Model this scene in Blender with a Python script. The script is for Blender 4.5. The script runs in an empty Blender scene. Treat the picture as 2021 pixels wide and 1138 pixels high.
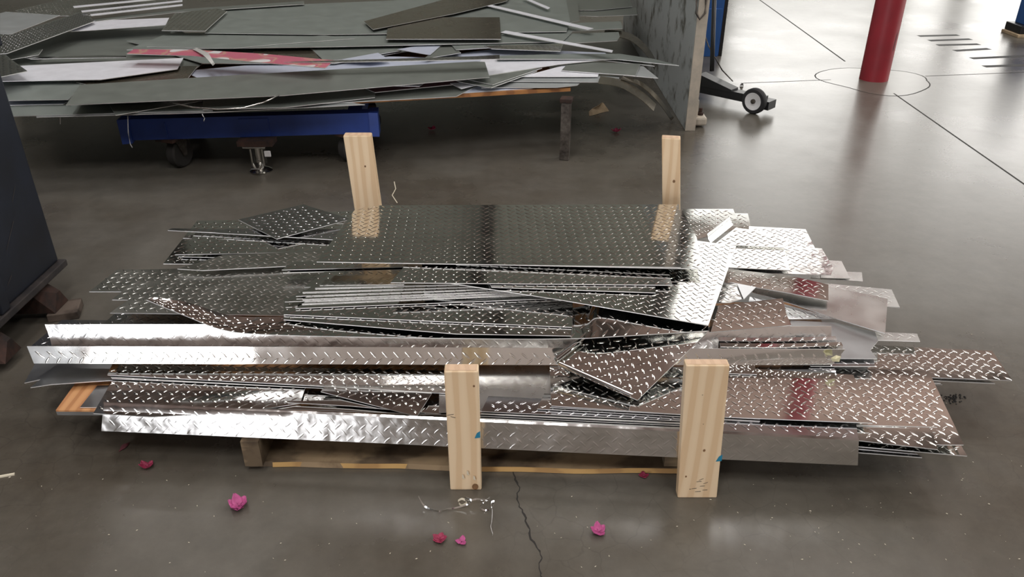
import bpy, math, random
import numpy as np
from mathutils import Vector, Matrix

random.seed(7)
rng = np.random.default_rng(7)
SC = bpy.context.scene
COL = SC.collection

# ------------------------------------------------------------------ camera
H, FPX, PITCH = 1.4, 1570.0, math.radians(29.0)
CX, CY = 1010.5, 569.0
cam_d = bpy.data.cameras.new('camera')
cam_d.sensor_fit = 'HORIZONTAL'
cam_d.sensor_width = 36.0
cam_d.lens = FPX / 2021.0 * 36.0
cam_d.clip_start = 0.05
cam = bpy.data.objects.new('camera', cam_d)
COL.objects.link(cam)
cam.location = (0, 0, H)
cam.rotation_euler = (math.radians(90) - PITCH, 0, 0)
SC.camera = cam

# ------------------------------------------------------------------ light
EXPOSURE = 0.0
E_BACK, E_FRONT, E_SKY, E_SIDE, E_LAMP = 1.8, 16.0, 22.0, 4.0, 16.0    # strength of the daylight panels
SC.view_settings.view_transform = 'Standard'
SC.view_settings.look = 'None'
SC.view_settings.gamma = 1.0
SC.view_settings.use_curve_mapping = False
SC.view_settings.exposure = EXPOSURE
W = bpy.data.worlds.new('world'); SC.world = W
W.use_nodes = True
W.node_tree.nodes['Background'].inputs[0].default_value = (0.75, 0.85, 1.0, 1)
W.node_tree.nodes['Background'].inputs[1].default_value = 1.0

# ------------------------------------------------------------------ helpers
SP, CP = math.sin(PITCH), math.cos(PITCH)
def ray(px, py):
    a, b = (px - CX) / FPX, -(py - CY) / FPX
    return np.array([a, CP + b * SP, -SP + b * CP])
def P(px, py, z):
    """world point on height z that the photograph shows at (px, py)"""
    d = ray(px, py)
    return np.array([0, 0, H]) + d * ((z - H) / d[2])
def PD(px, py, y):
    """world point at distance y"""
    d = ray(px, py)
    return np.array([0, 0, H]) + d * (y / d[1])

MATS = {}
def nodes_of(name):
    m = bpy.data.materials.new(name); m.use_nodes = True
    nt = m.node_tree
    b = nt.nodes['Principled BSDF']
    MATS[name] = m
    return m, nt, b
def N(nt, kind, **kw):
    n = nt.nodes.new(kind)
    for k, v in kw.items():
        if k in n.inputs: n.inputs[k].default_value = v
        else: setattr(n, k, v)
    return n
def ramp(nt, stops):
    n = nt.nodes.new('ShaderNodeValToRGB')
    e = n.color_ramp.elements
    while len(e) > 1: e.remove(e[-1])
    e[0].position, e[0].color = stops[0][0], (*stops[0][1], 1)
    for p, c in stops[1:]:
        k = e.new(p); k.color = (*c, 1)
    return n
def coord(nt, scale=(1, 1, 1), which='Object'):
    t = nt.nodes.new('ShaderNodeTexCoord'); m = nt.nodes.new('ShaderNodeMapping')
    m.inputs['Scale'].default_value = scale
    nt.links.new(t.outputs[which], m.inputs[0])
    return m.outputs[0]

def metal(name, col, rough, wave=0.25, wscale=6, metallic=1.0, smudge=0.08, scratch=0.0):
    m, nt, b = nodes_of(name)
    b.inputs['Metallic'].default_value = metallic
    v = coord(nt)
    n1 = N(nt, 'ShaderNodeTexNoise', Scale=wscale, Detail=2.0)
    nt.links.new(v, n1.inputs['Vector'])
    bp = N(nt, 'ShaderNodeBump', Strength=wave, Distance=0.01)
    nt.links.new(n1.outputs[0], bp.inputs['Height'])
    nt.links.new(bp.outputs[0], b.inputs['Normal'])
    n2 = N(nt, 'ShaderNodeTexNoise', Scale=9.0, Detail=6.0)
    nt.links.new(v, n2.inputs['Vector'])
    mr = N(nt, 'ShaderNodeMapRange')
    mr.inputs[1].default_value, mr.inputs[2].default_value = 0.35, 0.7
    mr.inputs[3].default_value, mr.inputs[4].default_value = rough, rough + smudge
    nt.links.new(n2.outputs[0], mr.inputs[0]); nt.links.new(mr.outputs[0], b.inputs['Roughness'])
    cr = ramp(nt, [(0.3, tuple(c * 0.86 for c in col)), (0.7, col)])
    nt.links.new(n2.outputs[0], cr.inputs[0]); nt.links.new(cr.outputs[0], b.inputs['Base Color'])
    return m
metal('bright_aluminium', (0.84, 0.84, 0.82), 0.05, 0.07, 5, smudge=0.06)
metal('wavy_aluminium', (0.82, 0.81, 0.80), 0.13, 0.32, 16, smudge=0.1)
metal('dull_aluminium', (0.70, 0.70, 0.66), 0.20, 0.12, 6)
metal('galvanised', (0.50, 0.51, 0.52), 0.28, 0.08, 4)
metal('brushed_aluminium', (0.74, 0.73, 0.71), 0.24, 0.10, 3)
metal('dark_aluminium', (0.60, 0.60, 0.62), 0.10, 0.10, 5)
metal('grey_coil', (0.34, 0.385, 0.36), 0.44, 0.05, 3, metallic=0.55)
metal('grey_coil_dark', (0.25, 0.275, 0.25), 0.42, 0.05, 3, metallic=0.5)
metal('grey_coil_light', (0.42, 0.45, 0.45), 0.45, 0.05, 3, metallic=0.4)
metal('bronze_film', (0.20, 0.175, 0.13), 0.22, 0.06, 3, metallic=0.8)
METALS = ('bright_aluminium', 'wavy_aluminium', 'dull_aluminium', 'galvanised', 'brushed_aluminium', 'dark_aluminium')
metal('cut_metal_edge', (0.92, 0.92, 0.92), 0.5, 0.05, 40, metallic=0.75)
metal('chrome', (0.7, 0.69, 0.66), 0.2, 0.05, 20)

def plain(name, col, rough=0.5, metallic=0.0, var=0.12, nscale=12, bump=0.0, col2=None, stops=(0.35, 0.68), stretch=(1, 1, 1)):
    m, nt, b = nodes_of(name)
    b.inputs['Metallic'].default_value = metallic
    b.inputs['Roughness'].default_value = rough
    v = coord(nt, stretch)
    n1 = N(nt, 'ShaderNodeTexNoise', Scale=nscale, Detail=8.0, Roughness=0.6)
    nt.links.new(v, n1.inputs['Vector'])
    cr = ramp(nt, [(stops[0], col2 or tuple(c * (1 - var) for c in col)), (stops[1], col)])
    nt.links.new(n1.outputs[0], cr.inputs[0]); nt.links.new(cr.outputs[0], b.inputs['Base Color'])
    if bump:
        bp = N(nt, 'ShaderNodeBump', Strength=bump, Distance=0.005)
        nt.links.new(n1.outputs[0], bp.inputs['Height']); nt.links.new(bp.outputs[0], b.inputs['Normal'])
    return m
plain('white_film', (0.84, 0.86, 0.92), 0.38)
plain('blue_white_film', (0.55, 0.60, 0.72), 0.3)
plain('clear_tape', (0.62, 0.62, 0.60), 0.15)
plain('blue_paint', (0.022, 0.060, 0.30), 0.42, col2=(0.016, 0.045, 0.22), nscale=7)
plain('machine_blue', (0.02, 0.10, 0.33), 0.5)
plain('navy_paint', (0.012, 0.017, 0.030), 0.42, col2=(0.008, 0.010, 0.016), nscale=5)
plain('worn_navy_edge', (0.055, 0.045, 0.042), 0.7, col2=(0.02, 0.018, 0.02), nscale=20)
plain('rust', (0.062, 0.028, 0.019), 0.85, col2=(0.02, 0.014, 0.012), nscale=25, bump=0.3)
plain('black_steel', (0.012, 0.012, 0.014), 0.42)
plain('rubber', (0.018, 0.018, 0.02), 0.7)
plain('white_rim', (0.75, 0.75, 0.76), 0.4)
plain('grimy_steel', (0.17, 0.15, 0.13), 0.5, 0.6, col2=(0.05, 0.04, 0.035), nscale=30)
plain('dark_rubber', (0.03, 0.028, 0.026), 0.8)
plain('red_paint', (0.33, 0.022, 0.035), 0.45, col2=(0.25, 0.02, 0.03), nscale=6)
plain('chip_dark', (0.05, 0.03, 0.03), 0.7)
plain('cream_edge', (0.55, 0.48, 0.39), 0.55, col2=(0.36, 0.33, 0.28), nscale=9)
plain('chipped_grey', (0.42, 0.45, 0.44), 0.5, col2=(0.12, 0.12, 0.10), nscale=7, stops=(0.34, 0.48))
plain('petal_pink', (0.50, 0.085, 0.26), 0.6, var=0.3, nscale=60)
plain('petal_crimson', (0.34, 0.03, 0.085), 0.6, var=0.3, nscale=60)
plain('dry_leaf', (0.12, 0.03, 0.04), 0.7, var=0.3, nscale=60)
plain('kraft_paper', (0.50, 0.38, 0.24), 0.8, var=0.3, nscale=30)
plain('pale_chip', (0.72, 0.66, 0.52), 0.7)
plain('masking_tape', (0.66, 0.62, 0.40), 0.6)
plain('paint_teal', (0.02, 0.22, 0.36), 0.5)
plain('pencil', (0.05, 0.05, 0.05), 0.8)
plain('joint_dark', (0.03, 0.028, 0.025), 0.9)
plain('stripe_dark', (0.03, 0.03, 0.03), 0.75)
plain('brown_ceiling', (0.50, 0.35, 0.30), 0.8, nscale=0.6)
plain('wall_grey', (0.41, 0.44, 0.38), 0.8, nscale=0.5)
plain('wall_warm', (0.62, 0.53, 0.49), 0.8, nscale=0.5)
plain('wall_dark', (0.075, 0.07, 0.065), 0.8, nscale=0.5)

def wood(name, light, dark, scale=16, dist=3.0, stretch=(1, 1, 0.09), rough=0.6, spots=False):
    m, nt, b = nodes_of(name)
    v = coord(nt, stretch)
    w = N(nt, 'ShaderNodeTexWave', Scale=scale, Distortion=dist, Detail=3.0)
    w.inputs['Detail Scale'].default_value = 1.2
    nt.links.new(v, w.inputs['Vector'])
    n = N(nt, 'ShaderNodeTexNoise', Scale=90.0, Detail=4.0); nt.links.new(v, n.inputs['Vector'])
    mx = N(nt, 'ShaderNodeMath', operation='ADD'); sc = N(nt, 'ShaderNodeMath', operation='MULTIPLY')
    sc.inputs[1].default_value = 0.5
    nt.links.new(n.outputs[0], sc.inputs[0]); nt.links.new(w.outputs['Fac'], mx.inputs[0]); nt.links.new(sc.outputs[0], mx.inputs[1])
    cr = ramp(nt, [(0.15, light), (0.75, tuple(l * .7 + d * .3 for l, d in zip(light, dark))), (1.0, dark)])
    nt.links.new(mx.outputs[0], cr.inputs[0])
    out = cr.outputs[0]
    if spots:
        n3 = N(nt, 'ShaderNodeTexNoise', Scale=14.0, Detail=6.0); nt.links.new(coord(nt), n3.inputs['Vector'])
        r3 = ramp(nt, [(0.5, (1, 1, 1)), (0.72, (0.35, 0.3, 0.28))]); nt.links.new(n3.outputs[0], r3.inputs[0])
        mm = N(nt, 'ShaderNodeMix', data_type='RGBA', blend_type='MULTIPLY'); mm.inputs[0].default_value = 1
        nt.links.new(out, mm.inputs[6]); nt.links.new(r3.outputs[0], mm.inputs[7]); out = mm.outputs[2]
    nt.links.new(out, b.inputs['Base Color'])
    b.inputs['Roughness'].default_value = rough
    return m
wood('pine', (0.78, 0.61, 0.41), (0.68, 0.49, 0.30), 9, 6.0, (1, 1, 0.08))
wood('pine_end', (0.70, 0.50, 0.34), (0.62, 0.43, 0.29), 14, 4, (1, 1, 1))
wood('pallet_wood', (0.30, 0.215, 0.125), (0.12, 0.085, 0.05), 6, 4, (0.15, 1, 1), 0.8, True)
wood('fresh_cut', (0.50, 0.31, 0.115), (0.36, 0.21, 0.08), 10, 2, (0.2, 1, 1), 0.8)
wood('plywood', (0.58, 0.30, 0.13), (0.42, 0.19, 0.075), 10, 3, (1, 0.12, 1), 0.5)
wood('plywood_edge', (0.48, 0.22, 0.075), (0.30, 0.13, 0.05), 14, 3, (0.2, 1, 1), 0.6)
wood('grey_block', (0.13, 0.10, 0.08), (0.06, 0.045, 0.035), 8, 4, (0.2, 1, 1), 0.85, True)

# pink banded film
m, nt, b = nodes_of('pink_film')
v = coord(nt, (1, 1, 1))
w = N(nt, 'ShaderNodeTexNoise', Scale=7.0, Detail=1.0)
nt.links.new(v, w.inputs['Vector'])
cr = ramp(nt, [(0.0, (0.50, 0.13, 0.19)), (0.50, (0.52, 0.15, 0.20)), (0.53, (0.50, 0.27, 0.22)), (0.58, (0.50, 0.15, 0.21)), (0.62, (0.66, 0.66, 0.66))])
cr.color_ramp.interpolation = 'CONSTANT'
nt.links.new(w.outputs[0], cr.inputs[0]); nt.links.new(cr.outputs[0], b.inputs['Base Color'])
b.inputs['Roughness'].default_value = 0.45

# concrete
m, nt, b = nodes_of('concrete')
v = coord(nt)
n1 = N(nt, 'ShaderNodeTexNoise', Scale=0.9, Detail=8.0, Roughness=0.62); nt.links.new(v, n1.inputs['Vector'])
n2 = N(nt, 'ShaderNodeTexNoise', Scale=14.0, Detail=8.0, Roughness=0.7); nt.links.new(v, n2.inputs['Vector'])
c1 = ramp(nt, [(0.32, (0.070, 0.058, 0.043)), (0.5, (0.112, 0.101, 0.083)), (0.68, (0.155, 0.147, 0.129))]); nt.links.new(n1.outputs[0], c1.inputs[0])
c2 = ramp(nt, [(0.3, (0.82, 0.82, 0.82)), (0.7, (1.08, 1.08, 1.08))]); nt.links.new(n2.outputs[0], c2.inputs[0])
mm = N(nt, 'ShaderNodeMix', data_type='RGBA', blend_type='MULTIPLY'); mm.inputs[0].default_value = 1
nt.links.new(c1.outputs[0], mm.inputs[6]); nt.links.new(c2.outputs[0], mm.inputs[7])
# fine craze cracks
wn = N(nt, 'ShaderNodeTexNoise', Scale=9.0, Detail=3.0); nt.links.new(v, wn.inputs['Vector'])
ad = N(nt, 'ShaderNodeMix', data_type='VECTOR'); ad.inputs[0].default_value = 0.06
nt.links.new(v, ad.inputs[4]); nt.links.new(wn.outputs['Color'], ad.inputs[5])
vo = N(nt, 'ShaderNodeTexVoronoi', feature='DISTANCE_TO_EDGE', Scale=11.0); nt.links.new(ad.outputs[1], vo.inputs['Vector'])
cr = ramp(nt, [(0.0, (0.72, 0.72, 0.72)), (0.02, (1, 1, 1))]); nt.links.new(vo.outputs['Distance'], cr.inputs[0])
n4 = N(nt, 'ShaderNodeTexNoise', Scale=0.55, Detail=2.0); nt.links.new(v, n4.inputs['Vector'])
r4 = ramp(nt, [(0.46, (0, 0, 0)), (0.60, (1, 1, 1))]); nt.links.new(n4.outputs[0], r4.inputs[0])
m2 = N(nt, 'ShaderNodeMix', data_type='RGBA', blend_type='MULTIPLY')
nt.links.new(r4.outputs[0], m2.inputs[0]); nt.links.new(mm.outputs[2], m2.inputs[6]); nt.links.new(cr.outputs[0], m2.inputs[7])
nt.links.new(m2.outputs[2], b.inputs['Base Color'])
mr = N(nt, 'ShaderNodeMapRange'); mr.inputs[1].default_value, mr.inputs[2].default_value = 0.3, 0.7
mr.inputs[3].default_value, mr.inputs[4].default_value = 0.22, 0.36
nt.links.new(n1.outputs[0], mr.inputs[0]); nt.links.new(mr.outputs[0], b.inputs['Roughness'])
bp = N(nt, 'ShaderNodeBump', Strength=0.08, Distance=0.004)
nt.links.new(n2.outputs[0], bp.inputs['Height']); nt.links.new(bp.outputs[0], b.inputs['Normal'])

def emitter(name, col, s):
    m, nt, b = nodes_of(name)
    e = N(nt, 'ShaderNodeEmission', Strength=s); e.inputs[0].default_value = (*col, 1)
    nt.links.new(e.outputs[0], nt.nodes['Material Output'].inputs[0])
emitter('daylight_back', (1.0, 0.98, 0.93), E_BACK)
emitter('daylight_front', (0.96, 0.97, 1.0), E_FRONT)
emitter('added_skylight', (1.0, 0.98, 0.96), E_SKY)
emitter('daylight_side', (1.0, 0.98, 0.94), E_SIDE)
emitter('daylight_low', (1.0, 0.98, 0.94), E_BACK * 2.6)
emitter('added_panel_dim', (0.96, 0.96, 1.0), 0.45)
emitter('added_panel_faint', (1.0, 0.93, 0.9), 0.5)
emitter('lamp_glow', (1.0, 0.98, 0.95), E_LAMP)

def link(o, parent=None):
    COL.objects.link(o)
    if parent is not None: o.parent = parent
    return o
def mesh(name, verts, faces, mat, parent=None, smooth=False, loc=None, rot=None):
    me = bpy.data.meshes.new(name)
    me.from_pydata([tuple(map(float, v)) for v in verts], [], [tuple(f) for f in faces])
    me.update()
    if smooth: me.polygons.foreach_set('use_smooth', [True] * len(me.polygons))
    me.materials.append(MATS[mat])
    o = bpy.data.objects.new(name, me)
    link(o, parent)
    if loc is not None: o.location = loc
    if rot is not None: o.rotation_euler = rot
    return o
def tag(o, label=None, cat=None, group=None, kind=None):
    if label: o['label'] = label
    if cat: o['category'] = cat
    if group: o['group'] = group
    if kind: o['kind'] = kind
    return o
def empty(name, loc=(0, 0, 0), rz=0):
    o = bpy.data.objects.new(name, None); COL.objects.link(o)
    o.location = loc; o.rotation_euler = (0, 0, rz); o.empty_display_size = 0.05
    return o
BOXF = [(0, 3, 2, 1), (4, 5, 6, 7), (0, 1, 5, 4), (1, 2, 6, 5), (2, 3, 7, 6), (3, 0, 4, 7)]
def boxv(x0, x1, y0, y1, z0, z1):
    return [(x0, y0, z0), (x1, y0, z0), (x1, y1, z0), (x0, y1, z0), (x0, y0, z1), (x1, y0, z1), (x1, y1, z1), (x0, y1, z1)]
def box(name, x0, x1, y0, y1, z0, z1, mat, parent=None, bevel=0.0, loc=None, rot=None):
    o = mesh(name, boxv(x0, x1, y0, y1, z0, z1), BOXF, mat, parent, False, loc, rot)
    if bevel:
        bv = o.modifiers.new('bevel', 'BEVEL'); bv.width = bevel; bv.segments = 2
    return o
def hexa(name, b4, t4, mat, parent=None):
    """solid between four bottom and four top points"""
    return mesh(name, list(b4) + list(t4), BOXF, mat, parent)
def tube(name, pts, r, mat, parent=None, seg=8, closed_ends=True):
    pts = [np.array(p, float) for p in pts]
    V, F = [], []
    up = np.array([0, 0, 1.0])
    for i, p in enumerate(pts):
        t = pts[min(i + 1, len(pts) - 1)] - pts[max(i - 1, 0)]; t /= np.linalg.norm(t) + 1e-12
        a = np.cross(t, up)
        if np.linalg.norm(a) < 1e-3: a = np.cross(t, [1, 0, 0])
        a /= np.linalg.norm(a); c = np.cross(a, t)
        rr = r[i] if hasattr(r, '__len__') else r
        for k in range(seg):
            th = 2 * math.pi * k / seg
            V.append(p + rr * (math.cos(th) * a + math.sin(th) * c))
    for i in range(len(pts) - 1):
        for k in range(seg):
            F.append((i * seg + k, i * seg + (k + 1) % seg, (i + 1) * seg + (k + 1) % seg, (i + 1) * seg + k))
    if closed_ends:
        F.append(tuple(range(seg - 1, -1, -1))); F.append(tuple((len(pts) - 1) * seg + k for k in range(seg)))
    return mesh(name, V, F, mat, parent, True)
def lathe(name, prof, mat, parent=None, seg=32, loc=None, rot=None, ring=False):
    """prof: list of (radius, height); closed solid of revolution about z"""
    V, F = [], []
    for r, h in prof:
        for k in range(seg):
            t = 2 * math.pi * k / seg; V.append((r * math.cos(t), r * math.sin(t), h))
    for i in range(len(prof) - 1):
        for k in range(seg):
            F.append((i * seg + k, i * seg + (k + 1) % seg, (i + 1) * seg + (k + 1) % seg, (i + 1) * seg + k))
    if ring:
        q = (len(prof) - 1) * seg
        for k in range(seg): F.append((q + k, q + (k + 1) % seg, (k + 1) % seg, k))
    else:
        F.append(tuple(range(seg - 1, -1, -1))); F.append(tuple((len(prof) - 1) * seg + k for k in range(seg)))
    o = mesh(name, V, F, mat, parent, False, loc, rot)
    for p in o.data.polygons: p.use_smooth = len(p.vertices) == 4
    try:
        o.data.set_sharp_from_angle(angle=math.radians(40))
    except Exception: pass
    return o

# ---- one raised lug of tread plate: lens outline, rounded crest (12 triangles)
_ts = (-0.55, 0.0, 0.55)
LUGV = [(-1, 0, 0)]
for t in _ts:
    w = 1 - t * t; LUGV += [(t, -w, 0), (t, 0, math.sqrt(w)), (t, w, 0)]
LUGV += [(1, 0, 0)]
LUGV = np.array(LUGV, float)
LUGF = [(0, 1, 2), (0, 2, 3), (1, 4, 5, 2), (2, 5, 6, 3), (4, 7, 8, 5), (5, 8, 9, 6), (7, 10, 8), (8, 10, 9)]
def lug_field(name, centres, mat, parent, pitch, hgt, surf, length=0.94, width=0.21):
    """centres: (u, v, sign) ; surf(u, v, h) -> local xyz"""
    V, F = [], []
    L, Wd = pitch * length * 0.5, pitch * width * 0.5
    for u, v, s in centres:
        a = math.radians(44) * s
        c, sn = math.cos(a), math.sin(a)
        k = len(V)
        for x, y, z in LUGV:
            X, Y = x * L, y * Wd
            V.append(surf(u + X * c - Y * sn, v + X * sn + Y * c, z * hgt - 0.0001))
        F += [tuple(i + k for i in f) for f in LUGF]
    if not V: return None
    o = mesh(name, V, F, mat, parent, True)
    o['kind'] = 'stuff'
    return o
def inside(poly, x, y, margin):
    n = len(poly); ok = False; dmin = 9
    for i in range(n):
        x1, y1 = poly[i]; x2, y2 = poly[(i + 1) % n]
        if (y1 > y) != (y2 > y) and x < (x2 - x1) * (y - y1) / (y2 - y1) + x1: ok = not ok
        dx, dy = x2 - x1, y2 - y1
        t = max(0, min(1, ((x - x1) * dx + (y - y1) * dy) / (dx * dx + dy * dy + 1e-12)))
        dmin = min(dmin, math.hypot(x - x1 - t * dx, y - y1 - t * dy))
    return ok and dmin > margin

def sheet(name, label, cat, px, z, mat='bright_aluminium', tread=0.0, gx=0.0, gy=0.0, th=0.0025, group=None, lug_h=0.0014, axis=None, edge=None):
    """a flat cut sheet: outline px (photo pixels, clockwise from top left) laid on the plane z + gx*dx + gy*dy"""
    c = P(sum(p[0] for p in px) / len(px), sum(p[1] for p in px) / len(px), z)
    n = np.array([-gx, -gy, 1.0]); n /= np.linalg.norm(n)
    pts = []
    for q in px:
        d = ray(*q); o = np.array([0, 0, H])
        pts.append(o + d * (np.dot(c - o, n) / np.dot(d, n)))
    pts = pts[::-1]                                  # counter-clockwise from above
    k = len(pts)
    if axis is None:
        i = max(range(k), key=lambda i: np.linalg.norm(pts[(i + 1) % k] - pts[i]))
        u = pts[(i + 1) % k] - pts[i]
    else:
        u = P(*axis[1], z) - P(*axis[0], z)
    if u[0] < 0: u = -u
    u = u - np.dot(u, n) * n; u /= np.linalg.norm(u); v = np.cross(n, u)
    loc = [(float(np.dot(p - c, u)), float(np.dot(p - c, v))) for p in pts]
    V = [(a, b_, 0) for a, b_ in loc] + [(a, b_, -th) for a, b_ in loc]
    F = [tuple(range(k)), tuple(range(2 * k - 1, k - 1, -1))] + [(i, i + k, (i + 1) % k + k, (i + 1) % k) for i in range(k)]
    o = mesh(name, V, F, mat)
    o.data.materials.append(MATS['cut_metal_edge'])
    for p_ in o.data.polygons[2:]: p_.material_index = 1
    M = Matrix((Vector(u), Vector(v), Vector(n))).transposed().to_4x4(); M.translation = Vector(c)
    o.matrix_world = M
    tag(o, label, cat, group)
    if tread:
        xs = [a for a, _ in loc]; ys = [b_ for _, b_ in loc]
        cs = []
        i0, i1 = int(min(xs) / tread) - 2, int(max(xs) / tread) + 2
        j0, j1 = int(min(ys) / tread) - 2, int(max(ys) / tread) + 2
        ph = random.random() * tread
        for i in range(i0, i1 + 1):
            for j in range(j0, j1 + 1):
                for hf in (0, .5):
                    x, y = (i + hf) * tread + ph, (j + hf) * tread + ph * 0.7
                    if inside(loc, x, y, tread * 0.26): cs.append((x, y, -1 if hf else 1))
        lug_field('tread_pattern', cs, mat, o, tread, lug_h, lambda a, b_, h: (a, b_, h))
    return o

def catmull(pts, n):
    pts = np.array(pts, float); m = len(pts)
    out = []
    for s in np.linspace(0, m - 1, n):
        i = min(int(s), m - 2); t = s - i
        p0, p1, p2, p3 = pts[max(i - 1, 0)], pts[i], pts[i + 1], pts[min(i + 2, m - 1)]
        out.append(0.5 * ((2 * p1) + (-p0 + p2) * t + (2 * p0 - 5 * p1 + 4 * p2 - p3) * t * t + (-p0 + 3 * p1 - 3 * p2 + p3) * t ** 3))
    return np.array(out)
def ribbon(name, label, cat, rails, mat='bright_aluminium', tread=0.0, n=48, th=0.0025, group=None, lug_h=0.0014, parent=None, crossn=1, sharp_rails=False):
    """bent sheet swept through rails (lists of world points, front rail first, all left to right)"""
    R = [catmull(r, n) for r in rails]
    if crossn > 1:                                   # smooth across the rails
        G = np.array(R); R2 = []
        for j in range(n):
            R2.append(catmull(G[:, j], (len(rails) - 1) * crossn + 1))
        R = list(np.array(R2).transpose(1, 0, 2))
    G = np.array(R); m = len(G)
    c = G[0].mean(axis=0) if parent is None else np.zeros(3)
    G = G - c
    # normals
    du = np.gradient(G, axis=1); dv = np.gradient(G, axis=0)
    nn = np.cross(du, dv); nn /= np.linalg.norm(nn, axis=2, keepdims=True) + 1e-12
    V = [G[i, j] for i in range(m) for j in range(n)] + [G[i, j] - th * nn[i, j] for i in range(m) for j in range(n)]
    F = []
    o2 = m * n
    for i in range(m - 1):
        for j in range(n - 1):
            a, b_, c_, d = i * n + j, i * n + j + 1, (i + 1) * n + j + 1, (i + 1) * n + j
            F += [(a, b_, c_, d), (d + o2, c_ + o2, b_ + o2, a + o2)]
    for j in range(n - 1):
        F += [(j + 1, j, j + o2, j + 1 + o2), ((m - 1) * n + j, (m - 1) * n + j + 1, (m - 1) * n + j + 1 + o2, (m - 1) * n + j + o2)]
    for i in range(m - 1):
        F += [(i * n, (i + 1) * n, (i + 1) * n + o2, i * n + o2), ((i + 1) * n + n - 1, i * n + n - 1, i * n + n - 1 + o2, (i + 1) * n + n - 1 + o2)]
    o = mesh(name, V, F, mat, parent, True)
    if mat in METALS:
        o.data.materials.append(MATS['cut_metal_edge'])
        for p_ in o.data.polygons[2 * (m - 1) * (n - 1):]: p_.material_index = 1
    try: o.data.set_sharp_from_angle(angle=math.radians(50))
    except Exception: pass
    if parent is None: o.location = c
    if label: tag(o, label, cat, group)
    if tread:
        lu = np.concatenate([[0], np.cumsum(np.linalg.norm(np.diff(G[m // 2], axis=0), axis=1))])
        lv = np.concatenate([[0], np.cumsum(np.linalg.norm(np.diff(G[:, n // 2], axis=0), axis=1))])
        def at(A, u, v):
            fu = np.interp(u, lu, np.arange(n)); fv = np.interp(v, lv, np.arange(m))
            i, j = min(int(fv), m - 2), min(int(fu), n - 2); a, b_ = fv - i, fu - j
            return (A[i, j] * (1 - a) * (1 - b_) + A[i + 1, j] * a * (1 - b_) + A[i, j + 1] * (1 - a) * b_ + A[i + 1, j + 1] * a * b_)
        cs = []
        for i in range(int(lu[-1] / tread) + 1):
            for j in range(int(lv[-1] / tread) + 1):
                for hf in (0, .5):
                    x, y = (i + .3 + hf) * tread, (j + .3 + hf) * tread
                    if tread * .3 < x < lu[-1] - tread * .3 and tread * .26 < y < lv[-1] - tread * .26: cs.append((x, y, -1 if hf else 1))
        lug_field('tread_pattern', cs, mat, o if parent is None else parent, tread, lug_h, lambda u, v, h: at(G, u, v) + h * at(nn, u, v))
    return o

# ------------------------------------------------------------------ the room
RX0, RX1, RY0, RY1, RZ = -9.0, 13.0, -8.0, 14.0, 8.0
def struct(o): o['kind'] = 'structure'; return o
floor = struct(box('floor', RX0, RX1, RY0, RY1, -0.1, 0.0, 'concrete'))
struct(box('ceiling', RX0, RX1, RY0, RY1, RZ, RZ + 0.1, 'brown_ceiling'))
struct(box('wall_back', RX0, RX1, RY1, RY1 + 0.1, -0.1, RZ, 'wall_grey'))
struct(box('wall_front', RX0, RX1, RY0 - 0.1, RY0, -0.1, RZ, 'wall_warm'))
struct(box('wall_left', RX0 - 0.1, RX0, RY0, RY1, -0.1, RZ, 'wall_dark'))
struct(box('wall_right', RX1, RX1 + 0.1, RY0, RY1, -0.1, RZ, 'wall_grey'))
# translucent daylight panels of the building, some added for their glow
def pane(name, v, mat):
    o = mesh(name, v, [(0, 1, 2, 3)], mat); struct(o); return o
pane('window_1', [(3.7, RY1 - .03, 4.4), (6.4, RY1 - .03, 4.4), (6.4, RY1 - .03, 7.7), (3.7, RY1 - .03, 7.7)], 'daylight_back')
pane('window_17', [(3.7, RY1 - .03, 1.0), (6.2, RY1 - .03, 1.0), (6.2, RY1 - .03, 4.2), (3.7, RY1 - .03, 4.2)], 'daylight_low')
pane('window_18', [(-6.6, RY0 + .03, 0.1), (-8.9, RY0 + .03, 0.1), (-8.9, RY0 + .03, 4), (-6.6, RY0 + .03, 4)], 'added_panel_dim')  # added panel: its glow brightens the reflection in the channel's left end
pane('window_2', [(-4.2, RY0 + .03, 0.1), (-6.3, RY0 + .03, 0.1), (-6.3, RY0 + .03, 3.6), (-4.2, RY0 + .03, 3.6)], 'daylight_front')
pane('window_3', [(RX1 - .03, 12, 0.3), (RX1 - .03, 2, 0.3), (RX1 - .03, 2, 4.5), (RX1 - .03, 12, 4.5)], 'daylight_side')
pane('window_4', [(6.6, RY1 - .03, 0.3), (12.4, RY1 - .03, 0.3), (12.4, RY1 - .03, 5.0), (6.6, RY1 - .03, 5.0)], 'daylight_side')
k = 5
for (x, y, sx, sy, mt) in [(-6.1, 9.75, 0.4, 0.3, 'lamp_glow'), (-2.2, -3.0, .5, 1.4, 'added_skylight'), (1.6, -3.0, .5, 1.4, 'added_skylight'), (5.4, -3.0, .5, 1.4, 'added_skylight'),
                       (-3.0, 5.0, .4, .9, 'added_skylight'), (2.5, 5.3, .3, .9, 'added_skylight'), (4.4, 5.0, .45, .9, 'added_skylight'), (-1.2, 1.2, .5, .9, 'added_skylight'), (9.0, 4.0, .5, 1.6, 'added_skylight')]:  # skylights added and placed for sparkle on the lugs and more top light
    pane('window_%d' % k, [(x - sx, y - sy, RZ - .03), (x - sx, y + sy, RZ - .03), (x + sx, y + sy, RZ - .03), (x + sx, y - sy, RZ - .03)], mt); k += 1
pane('window_19', [(6.6, RY1 - .03, 5.1), (12.6, RY1 - .03, 5.1), (12.6, RY1 - .03, 7.8), (6.6, RY1 - .03, 7.8)], 'added_panel_faint')  # added panel: gives the far right plate something pale to mirror
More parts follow.
